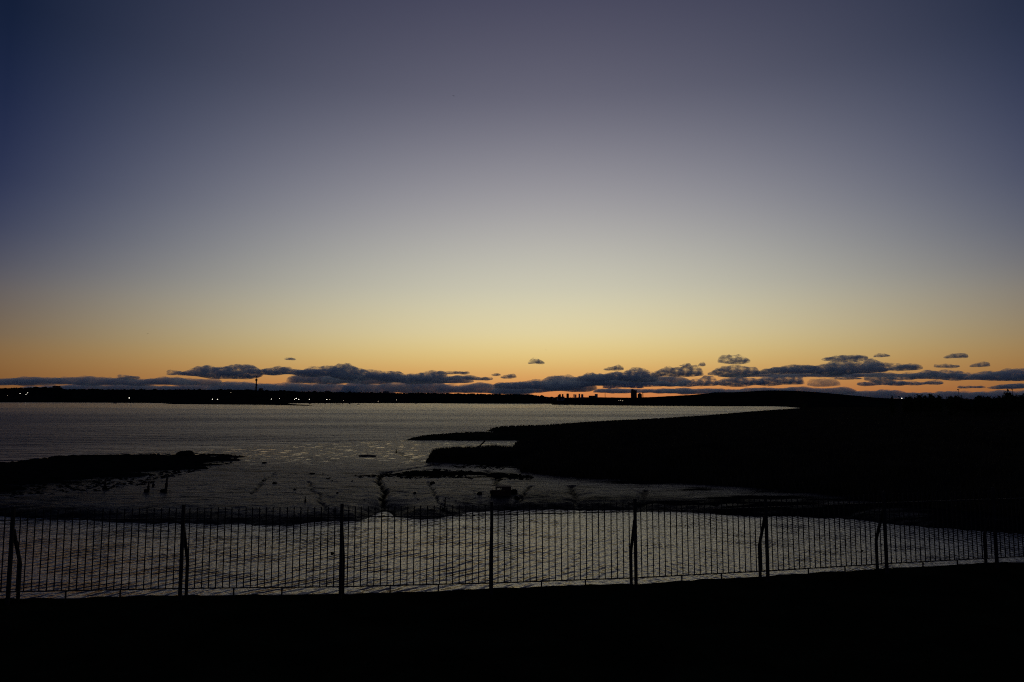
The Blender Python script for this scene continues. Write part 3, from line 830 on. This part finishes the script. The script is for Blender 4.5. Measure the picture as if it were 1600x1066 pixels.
# ------------------------------------------------------------------ far buildings
def box_part(name, parent, Y, x0, x1, y0, y1, mat, deep=18, dy=0):
    c = parent.location
    a0 = at_depth(x0, y0, Y); a1 = at_depth(x1, y1, Y)
    bm = bmesh.new()
    add_box(bm, (((a0.x + a1.x) / 2) - c.x, dy + deep / 2, (a0.z + a1.z) / 2 - c.z), (a1.x - a0.x, deep, a0.z - a1.z))
    return link(name, bm_mesh(name, bm), mat, parent)
def rows(parent, body, Y, x0, x1, y0, y1, nx, nz, mat, proud=0.3):
    c = parent.location
    a0 = at_depth(x0, y0, Y); a1 = at_depth(x1, y1, Y)
    bm = bmesh.new(); add_box(bm, (0, 0, 0), ((a1.x - a0.x) / nx * 0.55, 0.3, (a0.z - a1.z) / nz * 0.5))
    me = bm_mesh("window", bm); me.materials.append(mat)
    for i in range(nx):
        for j in range(nz):
            link("window", me, None, body, ((a0.x + (a1.x - a0.x) * (i + 0.5) / nx) - c.x, -0.1, a1.z + (a0.z - a1.z) * (j + 0.5) / nz - c.z))
M_GLASS = plain("dark_glass", (0.02, 0.022, 0.025), 0.15, 0.2, 0.5, spec=0.5)
def block(x0, x1, ytop, ybot, Y, label, mat, cap=None, name="tower_block", cat="building", nx=4, nz=6):
    b0 = at_depth((x0 + x1) / 2, ybot, Y)
    o = empty(name, b0)
    bd = box_part("wall", o, Y, x0, x1, ytop, ybot, mat)
    w = x1 - x0
    if cap: box_part("roof_plant", o, Y, x0 + w * cap[0], x0 + w * cap[1], ytop - cap[2], ytop, mat, 8, 4)
    box_part("roof", o, Y, x0 - 0.08, x1 + 0.08, ytop - 0.25, ytop, M_CONC, 18.6, -0.3)
    rows(o, bd, Y, x0 + 0.3, x1 - 0.3, ytop + 0.6, ybot - 0.6, nx, nz, M_GLASS)
    tag(o, label, cat)
YL = 3000
block(82, 90, 603.3, 608.5, YL, "square dark block standing above the left end of the far ridge", M_BRICK, (0.1, 0.6, 0.4))
block(404.5, 408, 607, 612.5, 2400, "small block right of the radio mast on the far ridge", M_BRICK, nx=3, nz=4)
block(598, 606.8, 612.3, 625, 2350, "taller of the two adjoining tower blocks on the far shore", M_CONC, (0.1, 0.9, 0.8))
block(608.5, 617, 614, 625, 2350, "lower tower block to the right of the taller one", M_CONC, (0.2, 0.7, 0.4))
block(382, 392, 609, 612, 2400, "long low roofed block left of the radio mast", M_BRICK, (0, 0.5, 0.6), "hall", nx=5, nz=2)
block(354, 359, 608.5, 612, 2400, "small house-like block on the ridge between hall and left hills", M_BRICK, nx=2, nz=2)
block(507, 514, 611.3, 615, 2350, "domed dark block on the ridge between mast and twin towers", M_BRICK, (0.2, 0.8, 0.7), "hall", nx=3, nz=2)

def mast(x, ytop, ybot, Y, r0, r1, label, name="mast", cat="mast", extras=()):
    b0 = at_depth(x, ybot, Y); t0 = at_depth(x, ytop, Y)
    o = empty(name, b0)
    bm = bmesh.new(); add_tube(bm, (0, 0, 0), (0, 0, t0.z - b0.z), r0, r1, 8)
    link("shaft", bm_mesh("shaft", bm), M_IRON, o)
    for nm, yy0, yy1, wpx, dxp in extras:
        a0, a1 = at_depth(x, yy0, Y), at_depth(x, yy1, Y)
        bm = bmesh.new(); add_tube(bm, (dxp * Y / F, 0, a1.z - b0.z), (dxp * Y / F, 0, a0.z - b0.z), wpx / 2 * Y / F, n=10)
        link(nm, bm_mesh(nm, bm), M_IRON, o)
    tag(o, label, cat)
    return o
rt = mast(400, 593, 613, 2400, 3.0, 1.9, "tall radio mast with antenna drums on the far ridge, left of centre", "radio_mast", "mast",
          (("antenna", 587.5, 593, 0.8, 0), ("drum", 592, 595.5, 3.2, 0), ("drum", 596.5, 598, 2.0, 0), ("platform", 600.5, 602.5, 2.8, 0.6), ("drum", 605, 606.2, 2.4, 0)))
for sx in (-1, 1):
    bm = bmesh.new(); add_tube(bm, (0, 0, 24), (sx * 11, 0, 2), 0.35, 0.35, 5)
    link("guy", bm_mesh("guy", bm), M_IRON, rt)
mast(564.5, 609.5, 616, 2350, 0.9, 0.6, "thin chimney on the ridge just left of the twin tower blocks", "chimney", "chimney")
mast(575.5, 612, 616, 2350, 0.7, 0.5, "shorter thin chimney between the tall one and the towers", "chimney", "chimney")
mast(473, 611.5, 615, 2350, 1.4, 0.6, "stubby spire on the ridge above the lit spit", "spire", "spire")
mast(274, 607.5, 611, 2600, 1.2, 0.6, "short pole on the ridge at left, below the first small cloud", "pole", "pole")

# works in the middle
YW = 1260
def works(x0, x1, ytop, ybot, label, kind="tank", mat=M_GREYM):
    b0 = at_depth((x0 + x1) / 2, ybot, YW)
    h_ = at_depth(800, ytop, YW).z - at_depth(800, ybot, YW).z
    r = (x1 - x0) / 2 * YW / F
    o = empty("silo" if kind == "tank" else "plant_building", b0)
    bm = bmesh.new()
    if kind == "tank":
        add_tube(bm, (0, 0, 0), (0, 0, h_ * 0.93), r, r, 14)
        link("shell", bm_mesh("shell", bm, True), mat, o)
        bm = bmesh.new(); add_tube(bm, (0, 0, h_ * 0.93), (0, 0, h_), r * 1.02, r * 0.5, 14)
        link("cap", bm_mesh("cap", bm), mat, o)
    else:
        add_box(bm, (0, 6, h_ / 2), (2 * r, 12, h_)); link("wall", bm_mesh("wall", bm), mat, o)
        bm = bmesh.new(); add_box(bm, (0, 6, h_ + 0.15), (2 * r + 0.5, 12.5, 0.3)); link("roof", bm_mesh("roof", bm), M_CONC, o)
    tag(o, label, "silo" if kind == "tank" else "building")
works(853, 855, 620, 624, "lowest small vessel at the left end of the works")
works(863, 865, 621, 624.5, "small silo standing apart beside the headland")
works(871.5, 874.5, 617.5, 624, "leftmost silo of the first cluster in the works", mat=M_BRICK)
works(873, 876.5, 616, 624, "taller silo at the back of the first cluster", mat=M_BRICK)
works(878, 880.5, 615.8, 624, "slim silo at the right of the first cluster", mat=M_BRICK)
works(871, 882, 620, 626, "low plant building under the first cluster of silos", "b")
works(885, 889, 615, 624, "dark silo standing alone between the two clusters", mat=M_BRICK)
works(896, 898, 616, 624, "first of the pale silos from the left")
works(898.4, 900.8, 616.4, 624, "second of the pale silos from the left")
works(904, 906.6, 615.4, 624, "tallest of the pale silos, with peaked cap")
works(908, 911.6, 616, 624, "rightmost of the pale silos beside the gap")
works(921, 931, 618.6, 624, "low dark shed right of the pale silos", "b", M_BRICK)
works(930.5, 934, 616, 624, "square pale tower at the right end of the shed", "b")
works(912, 917, 622, 627, "pale lower building under the right-hand silos", "b")
mast(945.5, 612.5, 622, YW, 0.55, 0.4, "thin lone mast right of the works", "mast", "mast")

b0 = at_depth(991, 622.5, YW)
ps = empty("mill", b0)
w_ = box_part("wall", ps, YW, 987.6, 995.2, 610, 624, M_BRICK, 14)
box_part("stair_tower", ps, YW, 987.2, 990, 608, 624, M_BRICK, 6, -1)
box_part("roof", ps, YW, 989.9, 995.4, 609.7, 610, M_CONC, 14.3, -0.15)
rows(ps, w_, YW, 990.4, 995, 611, 622, 3, 8, M_GLASS)
tag(ps, "tall dark mill block with a higher stair tower, left of the hill", "building")
b0 = at_depth(1000.5, 622.5, YW)
s2 = empty("elevator_house", b0)
box_part("wall", s2, YW, 997.8, 1003, 616, 624, M_BRICK, 10)
bm = bmesh.new()
r_ = bmesh.ops.create_cone(bm, cap_ends=True, segments=4, radius1=2.6 * YW / F * 1.41, radius2=1.0, depth=2.2)
bmesh.ops.rotate(bm, verts=r_["verts"], matrix=Matrix.Rotation(R(45), 3, "Z"))
bmesh.ops.translate(bm, verts=r_["verts"], vec=(0, 5, at_depth(1000, 616, YW).z - b0.z + 1.1))
link("roof", bm_mesh("roof", bm), M_CONC, s2)
tag(s2, "squat dark house with a pointed roof right of the mill", "building")
mast(1004.6, 612.5, 623, YW, 0.8, 0.6, "chimney stack beside the squat pointed-roof house", "chimney", "chimney", (("collar", 612.3, 613.6, 1.8, 0),))

# ------------------------------------------------------------------ lamps
def far_lamp(x, y, Y, label, r=0.9, mat=None, pole=8.0, head=True):
    p = at_depth(x, y, Y)
    o = empty("street_lamp", (p.x, p.y, p.z - pole))
    bm = bmesh.new(); add_tube(bm, (0, 0, -4), (0, 0, pole), 0.16, 0.1, 6)
    link("pole", bm_mesh("pole", bm), M_IRON, o)
    bm = bmesh.new(); bmesh.ops.create_icosphere(bm, subdivisions=2, radius=r * 0.55)
    for v in bm.verts: v.co = v.co * 1.0 + Vector((0, -0.4, pole))
    link("lamp_head", bm_mesh("lamp_head", bm), mat or M_LIT, o)
    tag(o, label, "street lamp", "lit lamps along the far shore")
def shore_Y(x, frac):
    yf = np.interp(x, px, [q[2] for q in LEFT])
    return on_plane(x, yf, 0)[1] - 20 + 0 * frac
for x, y, r, dim, lb in [
    (12, 618, 0.8, 1, "faint lamp at the far left end of the shore"),
    (31.5, 615.3, 1.5, 0, "lamp alone left of the close pair on the left shore"),
    (40.7, 616.2, 1.4, 0, "lower lamp of the close pair on the left shore"),
    (43.6, 614, 1.5, 0, "upper lamp of the close pair on the left shore"),
    (202, 622, 1.8, 0, "bright lone lamp on the shore under the first small cloud"),
    (332, 623.8, 1.3, 0, "left lamp of the pair left of the radio mast"),
    (340, 624, 1.2, 0, "right lamp of the pair left of the radio mast"),
    (361, 613.7, 0.8, 1, "faint lamp high on the slope left of the radio mast"),
    (424, 623.6, 1.3, 0, "lamp at the water just right of the radio mast"),
    (437, 623.2, 0.9, 0, "second weaker lamp right of the radio mast"),
    (460.5, 624.2, 1.1, 0, "left lamp of the bright trio at the spit's end"),
    (462.8, 622.8, 1.8, 0, "brightest lamp in the trio at the spit's end"),
    (467, 624.4, 1.3, 0, "right lamp of the bright trio at the spit's end"),
    (483.4, 624.1, 1.2, 0, "single lamp right of the bright trio"),
    (510.8, 624.4, 1.3, 0, "left brighter lamp above the moored boats"),
    (515.4, 624.5, 0.9, 1, "right dimmer lamp above the moored boats"),
    (619.3, 625, 1.0, 1, "dim lamp below the lower tower block"),
    (537, 625.8, 0.7, 1, "very faint lamp above the rightmost boats"),
    (591, 627.2, 0.7, 1, "faint lamp at the waterline left of the twin towers")]:
    far_lamp(x, y, shore_Y(x, 0) if not (250 < x < 489) else min(shore_Y(x, 0), 1150), lb, r * (1 if not (250 < x < 489) else 0.6), M_LITW if dim else M_LIT)
for x, lb in ((967, "left lamp of the three in a row at the works"), (969.8, "middle lamp of the three in a row at the works"), (973, "right lamp of the three in a row at the works")):
    far_lamp(x, 626.2, 925, lb, 0.42, M_LITW, 5.0)
# right-hand lamp standards
far_lamp(1408.3, 622.4, 285, "bright lit lamp among the shrubs at the foot of the hill", 0.23, M_LIT, 6.0)
def standard(x, ytop, Y, label):
    t = at_depth(x, ytop, Y)
    o = empty("lamp_standard", (t.x, t.y, 1.2))
    bm = bmesh.new(); add_tube(bm, (0, 0, -0.3), (0, 0, t.z - 1.2), 0.11, 0.07, 8)
    link("pole", bm_mesh("pole", bm), M_IRON, o)
    bm = bmesh.new(); add_box(bm, (-0.28, 0, t.z - 1.1), (0.5, 0.35, 0.3), None, 0.04); add_box(bm, (0.12, 0, t.z - 1.22), (0.3, 0.25, 0.16), None, 0.03)
    link("lamp_head", bm_mesh("lamp_head", bm), M_IRON, o)
    tag(o, label, "lamp post")
standard(1497.8, 609.3, 270, "unlit lamp post rising from the bushes left of the tallest trees")
standard(1581.8, 608.5, 270, "unlit lamp post rising behind the tallest trees at right")
standard(1405, 620, 290, "short unlit post just left of the bright lamp")

# ------------------------------------------------------------------ trees and shrubs on the right
def tree_mesh(seed, hw, h):
    rr = np.random.default_rng(seed)
    n = 2400
    cl = rr.normal(size=(16, 3)) * np.array([hw * 0.38, hw * 0.38, h * 0.15]) + np.array([0, 0, h * 0.58])
    c = cl[rr.integers(0, 16, n)] + rr.normal(size=(n, 3)) * np.array([hw * 0.2, hw * 0.2, h * 0.085])
    over = c[:, 2] > h * (0.97 - 0.25 * (c[:, 0] ** 2 + c[:, 1] ** 2) / (hw * hw))
    c[over, 2] -= h * rr.uniform(0.12, 0.4, over.sum())
    c[:, 2] = np.maximum(c[:, 2], h * 0.08)
    s_ = rr.uniform(0.14, 0.34, (n, 1)) * (h / 7)
    t1 = rr.normal(size=(n, 3)); t1 /= np.linalg.norm(t1, axis=1)[:, None]
    t2 = np.cross(t1, rr.normal(size=(n, 3))); t2 /= np.linalg.norm(t2, axis=1)[:, None]
    v = np.stack([c - t1 * s_, c + t2 * s_ * 0.6, c + t1 * s_, c - t2 * s_ * 0.6], 1).reshape(-1, 3)
    f = np.arange(n * 4).reshape(n, 4)
    return v, f
def tree(x, ytop, wpx, Y, label, seed, name="tree"):
    gz = 1.0
    t = at_depth(x, ytop - 1.3, Y)
    h = t.z - gz; hw = wpx / 2 * Y / F
    o = empty(name, (t.x, t.y, gz))
    v, f = tree_mesh(seed, hw, h)
    me = mesh_np("crown", v, f); link("crown", me, M_LEAF, o)
    bm = bmesh.new()
    rr = random.Random(seed)
    add_tube(bm, (0, 0, -0.3), (0.1, 0, h * 0.5), 0.16, 0.09, 7)
    for k in range(6):
        a_ = rr.uniform(0, 6.28)
        add_tube(bm, (0.05, 0, h * rr.uniform(0.15, 0.45)), (math.cos(a_) * hw * 0.6, math.sin(a_) * hw * 0.6, h * rr.uniform(0.55, 0.85)), 0.06, 0.02, 5)
    link("trunk", bm_mesh("trunk", bm), M_BARK, o)
    tag(o, label, "tree" if name == "tree" else "shrub", "trees and shrubs along the right-hand bank")
for k, (x, yt, w, nm, lb) in enumerate([
    (1394, 620.8, 7, "shrub", "lowest shrub left of the bright lamp"),
    (1419, 617.8, 16, "tree", "rounded tree just right of the bright lamp"),
    (1431, 620, 9, "shrub", "narrow shrub right of the rounded tree"),
    (1436.5, 617.3, 8, "tree", "slim tree in the gap before the broad tree"),
    (1451, 616, 22, "tree", "broad tree midway between bright lamp and left lamp post"),
    (1463, 617.2, 18, "tree", "tree leaning off the right side of the broad tree"),
    (1484, 618.8, 16, "tree", "tree left of the left unlit lamp post"),
    (1497, 617, 20, "tree", "dense tree at the foot of the left unlit lamp post"),
    (1508, 620.5, 12, "shrub", "low shrub right of the left unlit lamp post"),
    (1525, 619.2, 9, "shrub", "low shrub left of the spindly tree"),
    (1530, 615.8, 9, "tree", "spindly tree in the middle of the right-hand gap"),
    (1541, 616.2, 16, "tree", "round-headed tree right of the spindly tree"),
    (1552, 618.6, 18, "tree", "low tree before the tallest clump"),
    (1565, 616, 18, "tree", "left tree of the tallest clump"),
    (1575, 613.2, 20, "tree", "tall tree left of the right unlit lamp post"),
    (1589, 613.3, 20, "tree", "tall tree right of the right unlit lamp post"),
    (1603, 614.2, 22, "tree", "last tree at the right edge of the view"),
    (1625, 613, 26, "tree", "tree just past the right edge of the view")]):
    tree(x, yt, w, 255 + 12 * math.sin(k * 2.3), lb, 200 + k, nm)

# ------------------------------------------------------------------ boats far out
def hull_mesh(bm, l, w, h):
    prof = [(-0.5, 0.75), (-0.2, 1.0), (0.2, 0.9), (0.42, 0.5), (0.5, 0.03)]
    ring = []
    for t, k in prof:
        ring.append([bm.verts.new((t * l, s_ * k * w / 2 * q_, z_)) for s_, q_, z_ in ((-1, 0.6, -0.1), (-1, 1, h), (1, 1, h), (1, 0.6, -0.1))])
    for a_, b_ in zip(ring, ring[1:]):
        for k in range(4):
            bm.faces.new((a_[k], a_[(k + 1) % 4], b_[(k + 1) % 4], b_[k]))
    bm.faces.new(ring[0]); bm.faces.new(ring[-1])
bm = bmesh.new(); hull_mesh(bm, 5.0, 1.9, 0.9); hm = bm_mesh("hull", bm); hm.materials.append(M_HULL)
bm = bmesh.new(); add_box(bm, (-0.3, 0, 1.25), (1.7, 1.2, 0.75), None, 0.1); cm = bm_mesh("cabin", bm); cm.materials.append(M_HULL)
for k, (x, y, rz, sc_, cab, lb) in enumerate([
    (484, 630.9, 0.2, 1.2, 1, "first moored boat from the spit"), (492, 631.2, 1.3, 0.7, 0, "second moored boat from the spit, very small"), (497.5, 631.3, 0.9, 0.7, 1, "third moored boat from the spit"),
    (508, 631.1, 0.4, 0.8, 0, "open boat under the pair of lamps"), (516.5, 631.5, 1.2, 0.7, 1, "boat just right of the pair of lamps"), (522.5, 631.5, 1.4, 0.8, 0, "open boat at the middle of the moored row"),
    (526, 631.6, 0.6, 0.7, 1, "boat close left of the widest moored boat"), (529.5, 631.9, 0.1, 1.1, 0, "widest low boat in the moored row"), (535.5, 631.2, 1.5, 0.8, 1, "boat alone between the row and the two outliers"),
    (546.5, 631.6, 0.1, 1.1, 1, "left one of the two outlying boats"), (560, 632.2, 0.5, 1.0, 1, "right one of the two outlying boats"),
    (180, 630.6, 0.2, 1.6, 1, "lone boat on the left reach under the shore lamps"), (650, 630.8, 0.4, 1.4, 1, "boat close to shore right of the twin towers")]):
    gx_, gy_ = on_plane(x, y, 0)
    o = empty("boat", (gx_, gy_, 0), rz)
    o.scale = (sc_,) * 3
    link("hull", hm, None, o)
    if cab: link("cabin", cm, None, o)
    tag(o, lb, "boat", "small boats moored off the far shore")

# ------------------------------------------------------------------ birds
def gull(x, y, Y, span, bank, label):
    p = at_depth(x, y, Y)
    o = empty("gull", p)
    bm = bmesh.new(); add_lump(bm, (0, 0, 0), (0.09, 0.27, 0.08), 1, 2, 0.1)
    link("body", bm_mesh("body", bm, True), M_GULL, o)
    for s_ in (-1, 1):
        bm = bmesh.new()
        pts = [(0.05, 0.12, 0.02), (0.5, 0.18, 0.16), (1, -0.02, 0.08), (0.5, 0.0, 0.14), (0.05, -0.12, 0.0)]
        up = [bm.verts.new((s_ * a_ * span / 2, b_, c_ + 0.012)) for a_, b_, c_ in pts]
        lo = [bm.verts.new((s_ * a_ * span / 2, b_, c_ - 0.012)) for a_, b_, c_ in pts]
        bm.faces.new(up); bm.faces.new(lo[::-1])
        for k in range(5): bm.faces.new((up[k], lo[k], lo[(k + 1) % 5], up[(k + 1) % 5]))
        link("wing", bm_mesh("wing", bm), M_GULL, o)
    o.rotation_euler = (0, bank, 0.3)
    tag(o, label, "bird")
gull(708.5, 150, 330, 1.3, 0.1, "tiny dark gull high in the open sky above the middle")
gull(230.5, 521.5, 420, 1.3, -0.3, "faint far gull low in the sky at left")
gull(853, 547, 480, 1.2, 0.2, "faint far gull above the clouds near the centre")

# ------------------------------------------------------------------ clouds (vapour bodies 20 to 30 km away)
def cloud(x0, x1, ytop, ybase, label, Y=20000, dep=0.5, seed=0, tilt=0.0, dens=1.0):
    deck = any(q in label for q in (" deck", "layer", "sheet", "bank over", "bank behind", "low streak"))
    mx_, my_ = (x1 - x0) * (0.02 if deck else 0.06), (ybase - ytop) * (0.05 if deck else 0.24)
    x0, x1, ytop = x0 - mx_, x1 + mx_, ytop - my_
    yc = ybase
    c0 = at_depth((x0 + x1) / 2, yc, Y)
    wid_ = (x1 - x0) * Y / F
    h_ = (ybase - ytop) * Y / F
    L_ = max(dep * wid_, 500) if wid_ < 3500 else 1600
    nu = int(min(220, max(24, (x1 - x0) * 1.3))); nv = 14
    uu = np.linspace(-1, 1, nu); vv = np.linspace(-1, 1, nv)
    A, B = np.meshgrid(uu, vv)
    # square -> disc-like footprint for short clouds, capsule for long ones
    asp = min(1.0, h_ * 3.2 / wid_) if wid_ > 0 else 1
    endcap = np.clip((1 - np.abs(uu)) / max(asp, 0.16), 0, 1)
    prof = np.sqrt(1 - (1 - endcap) ** 2)
    Xp = A * wid_ / 2
    Yp = B * prof[None, :] * L_ / 2
    rim = np.sqrt(np.clip(1 - B ** 2, 0, 1)) * prof[None, :]
    k = 1 / max(h_ * 1.1, 60)
    n1 = fbm(Xp * k * 0.35 + seed * 7.3, Yp * k * 0.35, 300 + seed, 3)
    n2 = np.abs(fbm(Xp * k * 1.1 + seed, Yp * k * 1.1, 500 + seed, 4))
    n3 = fbm(Xp * k * 0.5 + seed * 3.3, Yp * k * 0.2, 900 + seed, 3)
    body = np.clip(0.62 + 0.5 * n1, 0.3, 1.1) if deck else np.clip(0.55 + 0.95 * n1, 0.06, 0.95) * (1 + 0.30 * A * (1 if (seed * 7) % 3 else -1))
    top = h_ * (body + 0.32 * n2) * rim ** 0.6
    bot = -h_ * 0.18 * rim * (1 + 1.6 * n3)
    lift = tilt * Y / F * A
    T = np.stack([Xp, Yp, np.maximum(top, bot + 1) + lift], -1); Bt = np.stack([Xp, Yp, bot + lift], -1)
    v = np.concatenate([T.reshape(-1, 3), Bt.reshape(-1, 3)])
    idx = np.arange(nu * nv).reshape(nv, nu); off = nu * nv
    f = np.stack([idx[:-1, :-1], idx[:-1, 1:], idx[1:, 1:], idx[1:, :-1]], -1).reshape(-1, 4)
    fb = f[:, ::-1] + off
    rimi = np.concatenate([idx[0, :], idx[1:, -1], idx[-1, -2::-1], idx[-2:0:-1, 0]])
    r2 = np.roll(rimi, -1)
    fr = np.stack([rimi, rimi + off, r2 + off, r2], -1)
    me = mesh_np("cloud", v, np.concatenate([f, fb, fr]), True)
    o = link("cloud", me, M_DECK if deck else M_CLOUD, None, c0)
    tag(o, label, "cloud", "low clouds along the horizon")
CL = [
    (-260, 300, 587.5, 600, "long dark cloud bank over the left end of the far shore", 26000, 0),
    (40, 470, 598, 610, "low grey cloud sheet behind the left-hand ridge", 34000, 0),
    (184, 216, 583, 591, "small rounded cloud over the left shore", 20000, 0),
    (262, 288, 578.5, 585, "small ragged cloud at the left tip of the long cloud", 20000, 0),
    (288, 402, 571.5, 586.5, "lumpy long cloud up left of the radio mast", 20000, 0),
    (402, 535, 570.5, 584, "long dark cloud up right of the radio mast", 20500, -0.5),
    (505, 562, 581, 597, "grey cloud tucked under the right end of the dark one", 22000, 0),
    (270, 345, 591, 601, "grey layer cloud under the lumpy long cloud", 24000, 0),
    (330, 560, 592, 612, "broad grey cloud deck behind the radio mast", 30000, 0),
    (522, 628, 575, 590, "domed blue-grey cloud above the twin tower blocks", 20000, -2),
    (590, 694, 577.5, 595, "broad sloping cloud right of the domed one", 21000, -2),
    (688, 766, 584, 592.5, "flat cloud tailing off right of the sloping one", 21000, 0),
    (688, 732, 579, 583.8, "thin wisp above the flat tailing cloud", 20000, 0),
    (768, 782, 580, 586, "tiny puff between tailing cloud and centre", 20000, 0),
    (783, 806, 584.5, 590, "small flat puff just right of the tiny puff", 20000, 0),
    (540, 830, 593, 612, "long dark cloud deck over the middle of the far shore", 30000, 0),
    (780, 945, 583, 603, "long rising cloud over the headland", 23000, 3),
    (905, 1022, 578, 594, "dark cloud above the works and mill", 21500, 0),
    (770, 930, 597, 610.5, "lower cloud layer over the headland", 27000, 3),
    (944, 973, 570.5, 577.5, "small puff above the dark cloud over the works", 20000, 0),
    (1021, 1095, 574.5, 587, "lens-shaped cloud above and right of the mill", 20000, 0.5),
    (920, 1040, 590, 600.5, "second lower cloud behind the mill", 24000, 0),
    (945, 1003, 600, 605.5, "thin streak of cloud just above the mill", 26000, 0),
    (1000, 1062, 594, 603, "ragged cloud right of the mill top", 24000, 1),
    (930, 1080, 606.5, 613, "pinkish low streak behind mill and chimney", 32000, 0),
    (1058, 1118, 591, 602, "bumpy cloud left over the hill's shoulder", 22000, 0),
    (1110, 1182, 571.5, 585, "two-humped dark cloud over the hill's left shoulder", 20000, 0),
    (1124, 1170, 553.5, 566, "separate high grey cloud left of centre over the hill", 20000, 0),
    (1192, 1370, 565, 581.5, "long heavy dark cloud over the right of the hill", 20000, 0.8),
    (1288, 1352, 547.5, 561.5, "highest dark dome-shaped cloud", 19500, 0),
    (1352, 1434, 564.5, 576.5, "dark cloud joining the right of the long heavy one", 20500, 0.5),
    (1121, 1195, 590, 601, "flat cloud just above the hill's left slope", 22000, 0),
    (1185, 1252, 588.5, 599.5, "flat cloud just above the hill's summit", 22000, 0),
    (1262, 1312, 588.5, 602, "ragged layered cloud right of the hill's summit", 22000, 0),
    (1040, 1330, 604.5, 614, "grey cloud layer lying along the hill crest", 30000, 0),
    (1306, 1345, 584, 592, "small lens-shaped cloud under the long heavy one", 21000, 0),
    (1353, 1400, 579, 593, "dark rounded cloud right of the small lens-shaped one", 21000, 0),
    (1390, 1430, 583, 592, "pale cloud at the right side of the rounded one", 22000, 0),
    (1426, 1504, 579, 591, "broad grey cloud over the bright lamp and trees", 21500, -1),
    (1510, 1640, 573, 592, "large grey cloud running off the right edge", 21500, 0),
    (1345, 1408, 595.5, 601.5, "thin dark streak above the hill's right foot", 23000, -0.5),
    (1408, 1468, 593.5, 600, "thin dark cloud streak above the bright lamp", 23000, 0),
    (1463, 1496, 566, 573, "small cloud between the large grey clouds and the upper puff", 20000, 0),
    (1478, 1509, 551.5, 558.5, "upper small puff at right", 20000, 0),
    (1519, 1543, 567, 572.5, "small puff above the large right-edge cloud", 20000, 0),
    (1368, 1388, 552.5, 557.5, "faint wisp right of the dome-shaped cloud", 20000, 0),
    (1092, 1101, 566.5, 571.5, "tiny puff left of the separate high cloud", 20000, 0),
    (1063, 1078, 568, 571.5, "tiny wisp above the lens-shaped cloud", 20000, 0),
    (1310, 1700, 607.5, 622, "low grey cloud bank behind the right-hand trees", 32000, 0),
    (1500, 1536, 602.5, 606, "thin streak over the left unlit lamp post", 26000, 0),
    (1555, 1640, 600.5, 606, "thin streak over the right unlit lamp post", 26000, 0),
    (455, 735, 583, 596.5, "ragged grey cloud layer between the domed cloud and the dark deck", 26000, 0),
    (850, 1075, 584, 601, "soft grey cloud layer filling in behind the mill", 27000, 0),
    (1130, 1500, 582, 588, "thin grey cloud layer between the heavy cloud and the hill", 28000, 0),
    (826, 850, 561.5, 568, "faint wisp high above the headland", 20000, 0),
    (446, 461, 558.5, 562, "faint wisp high above the radio mast", 20000, 0),
]
for k, (x0, x1, y0, y1, lb, Yc, tl) in enumerate(CL):
    cloud(x0, x1, y0, y1, lb, Yc, 0.5, k, tl)
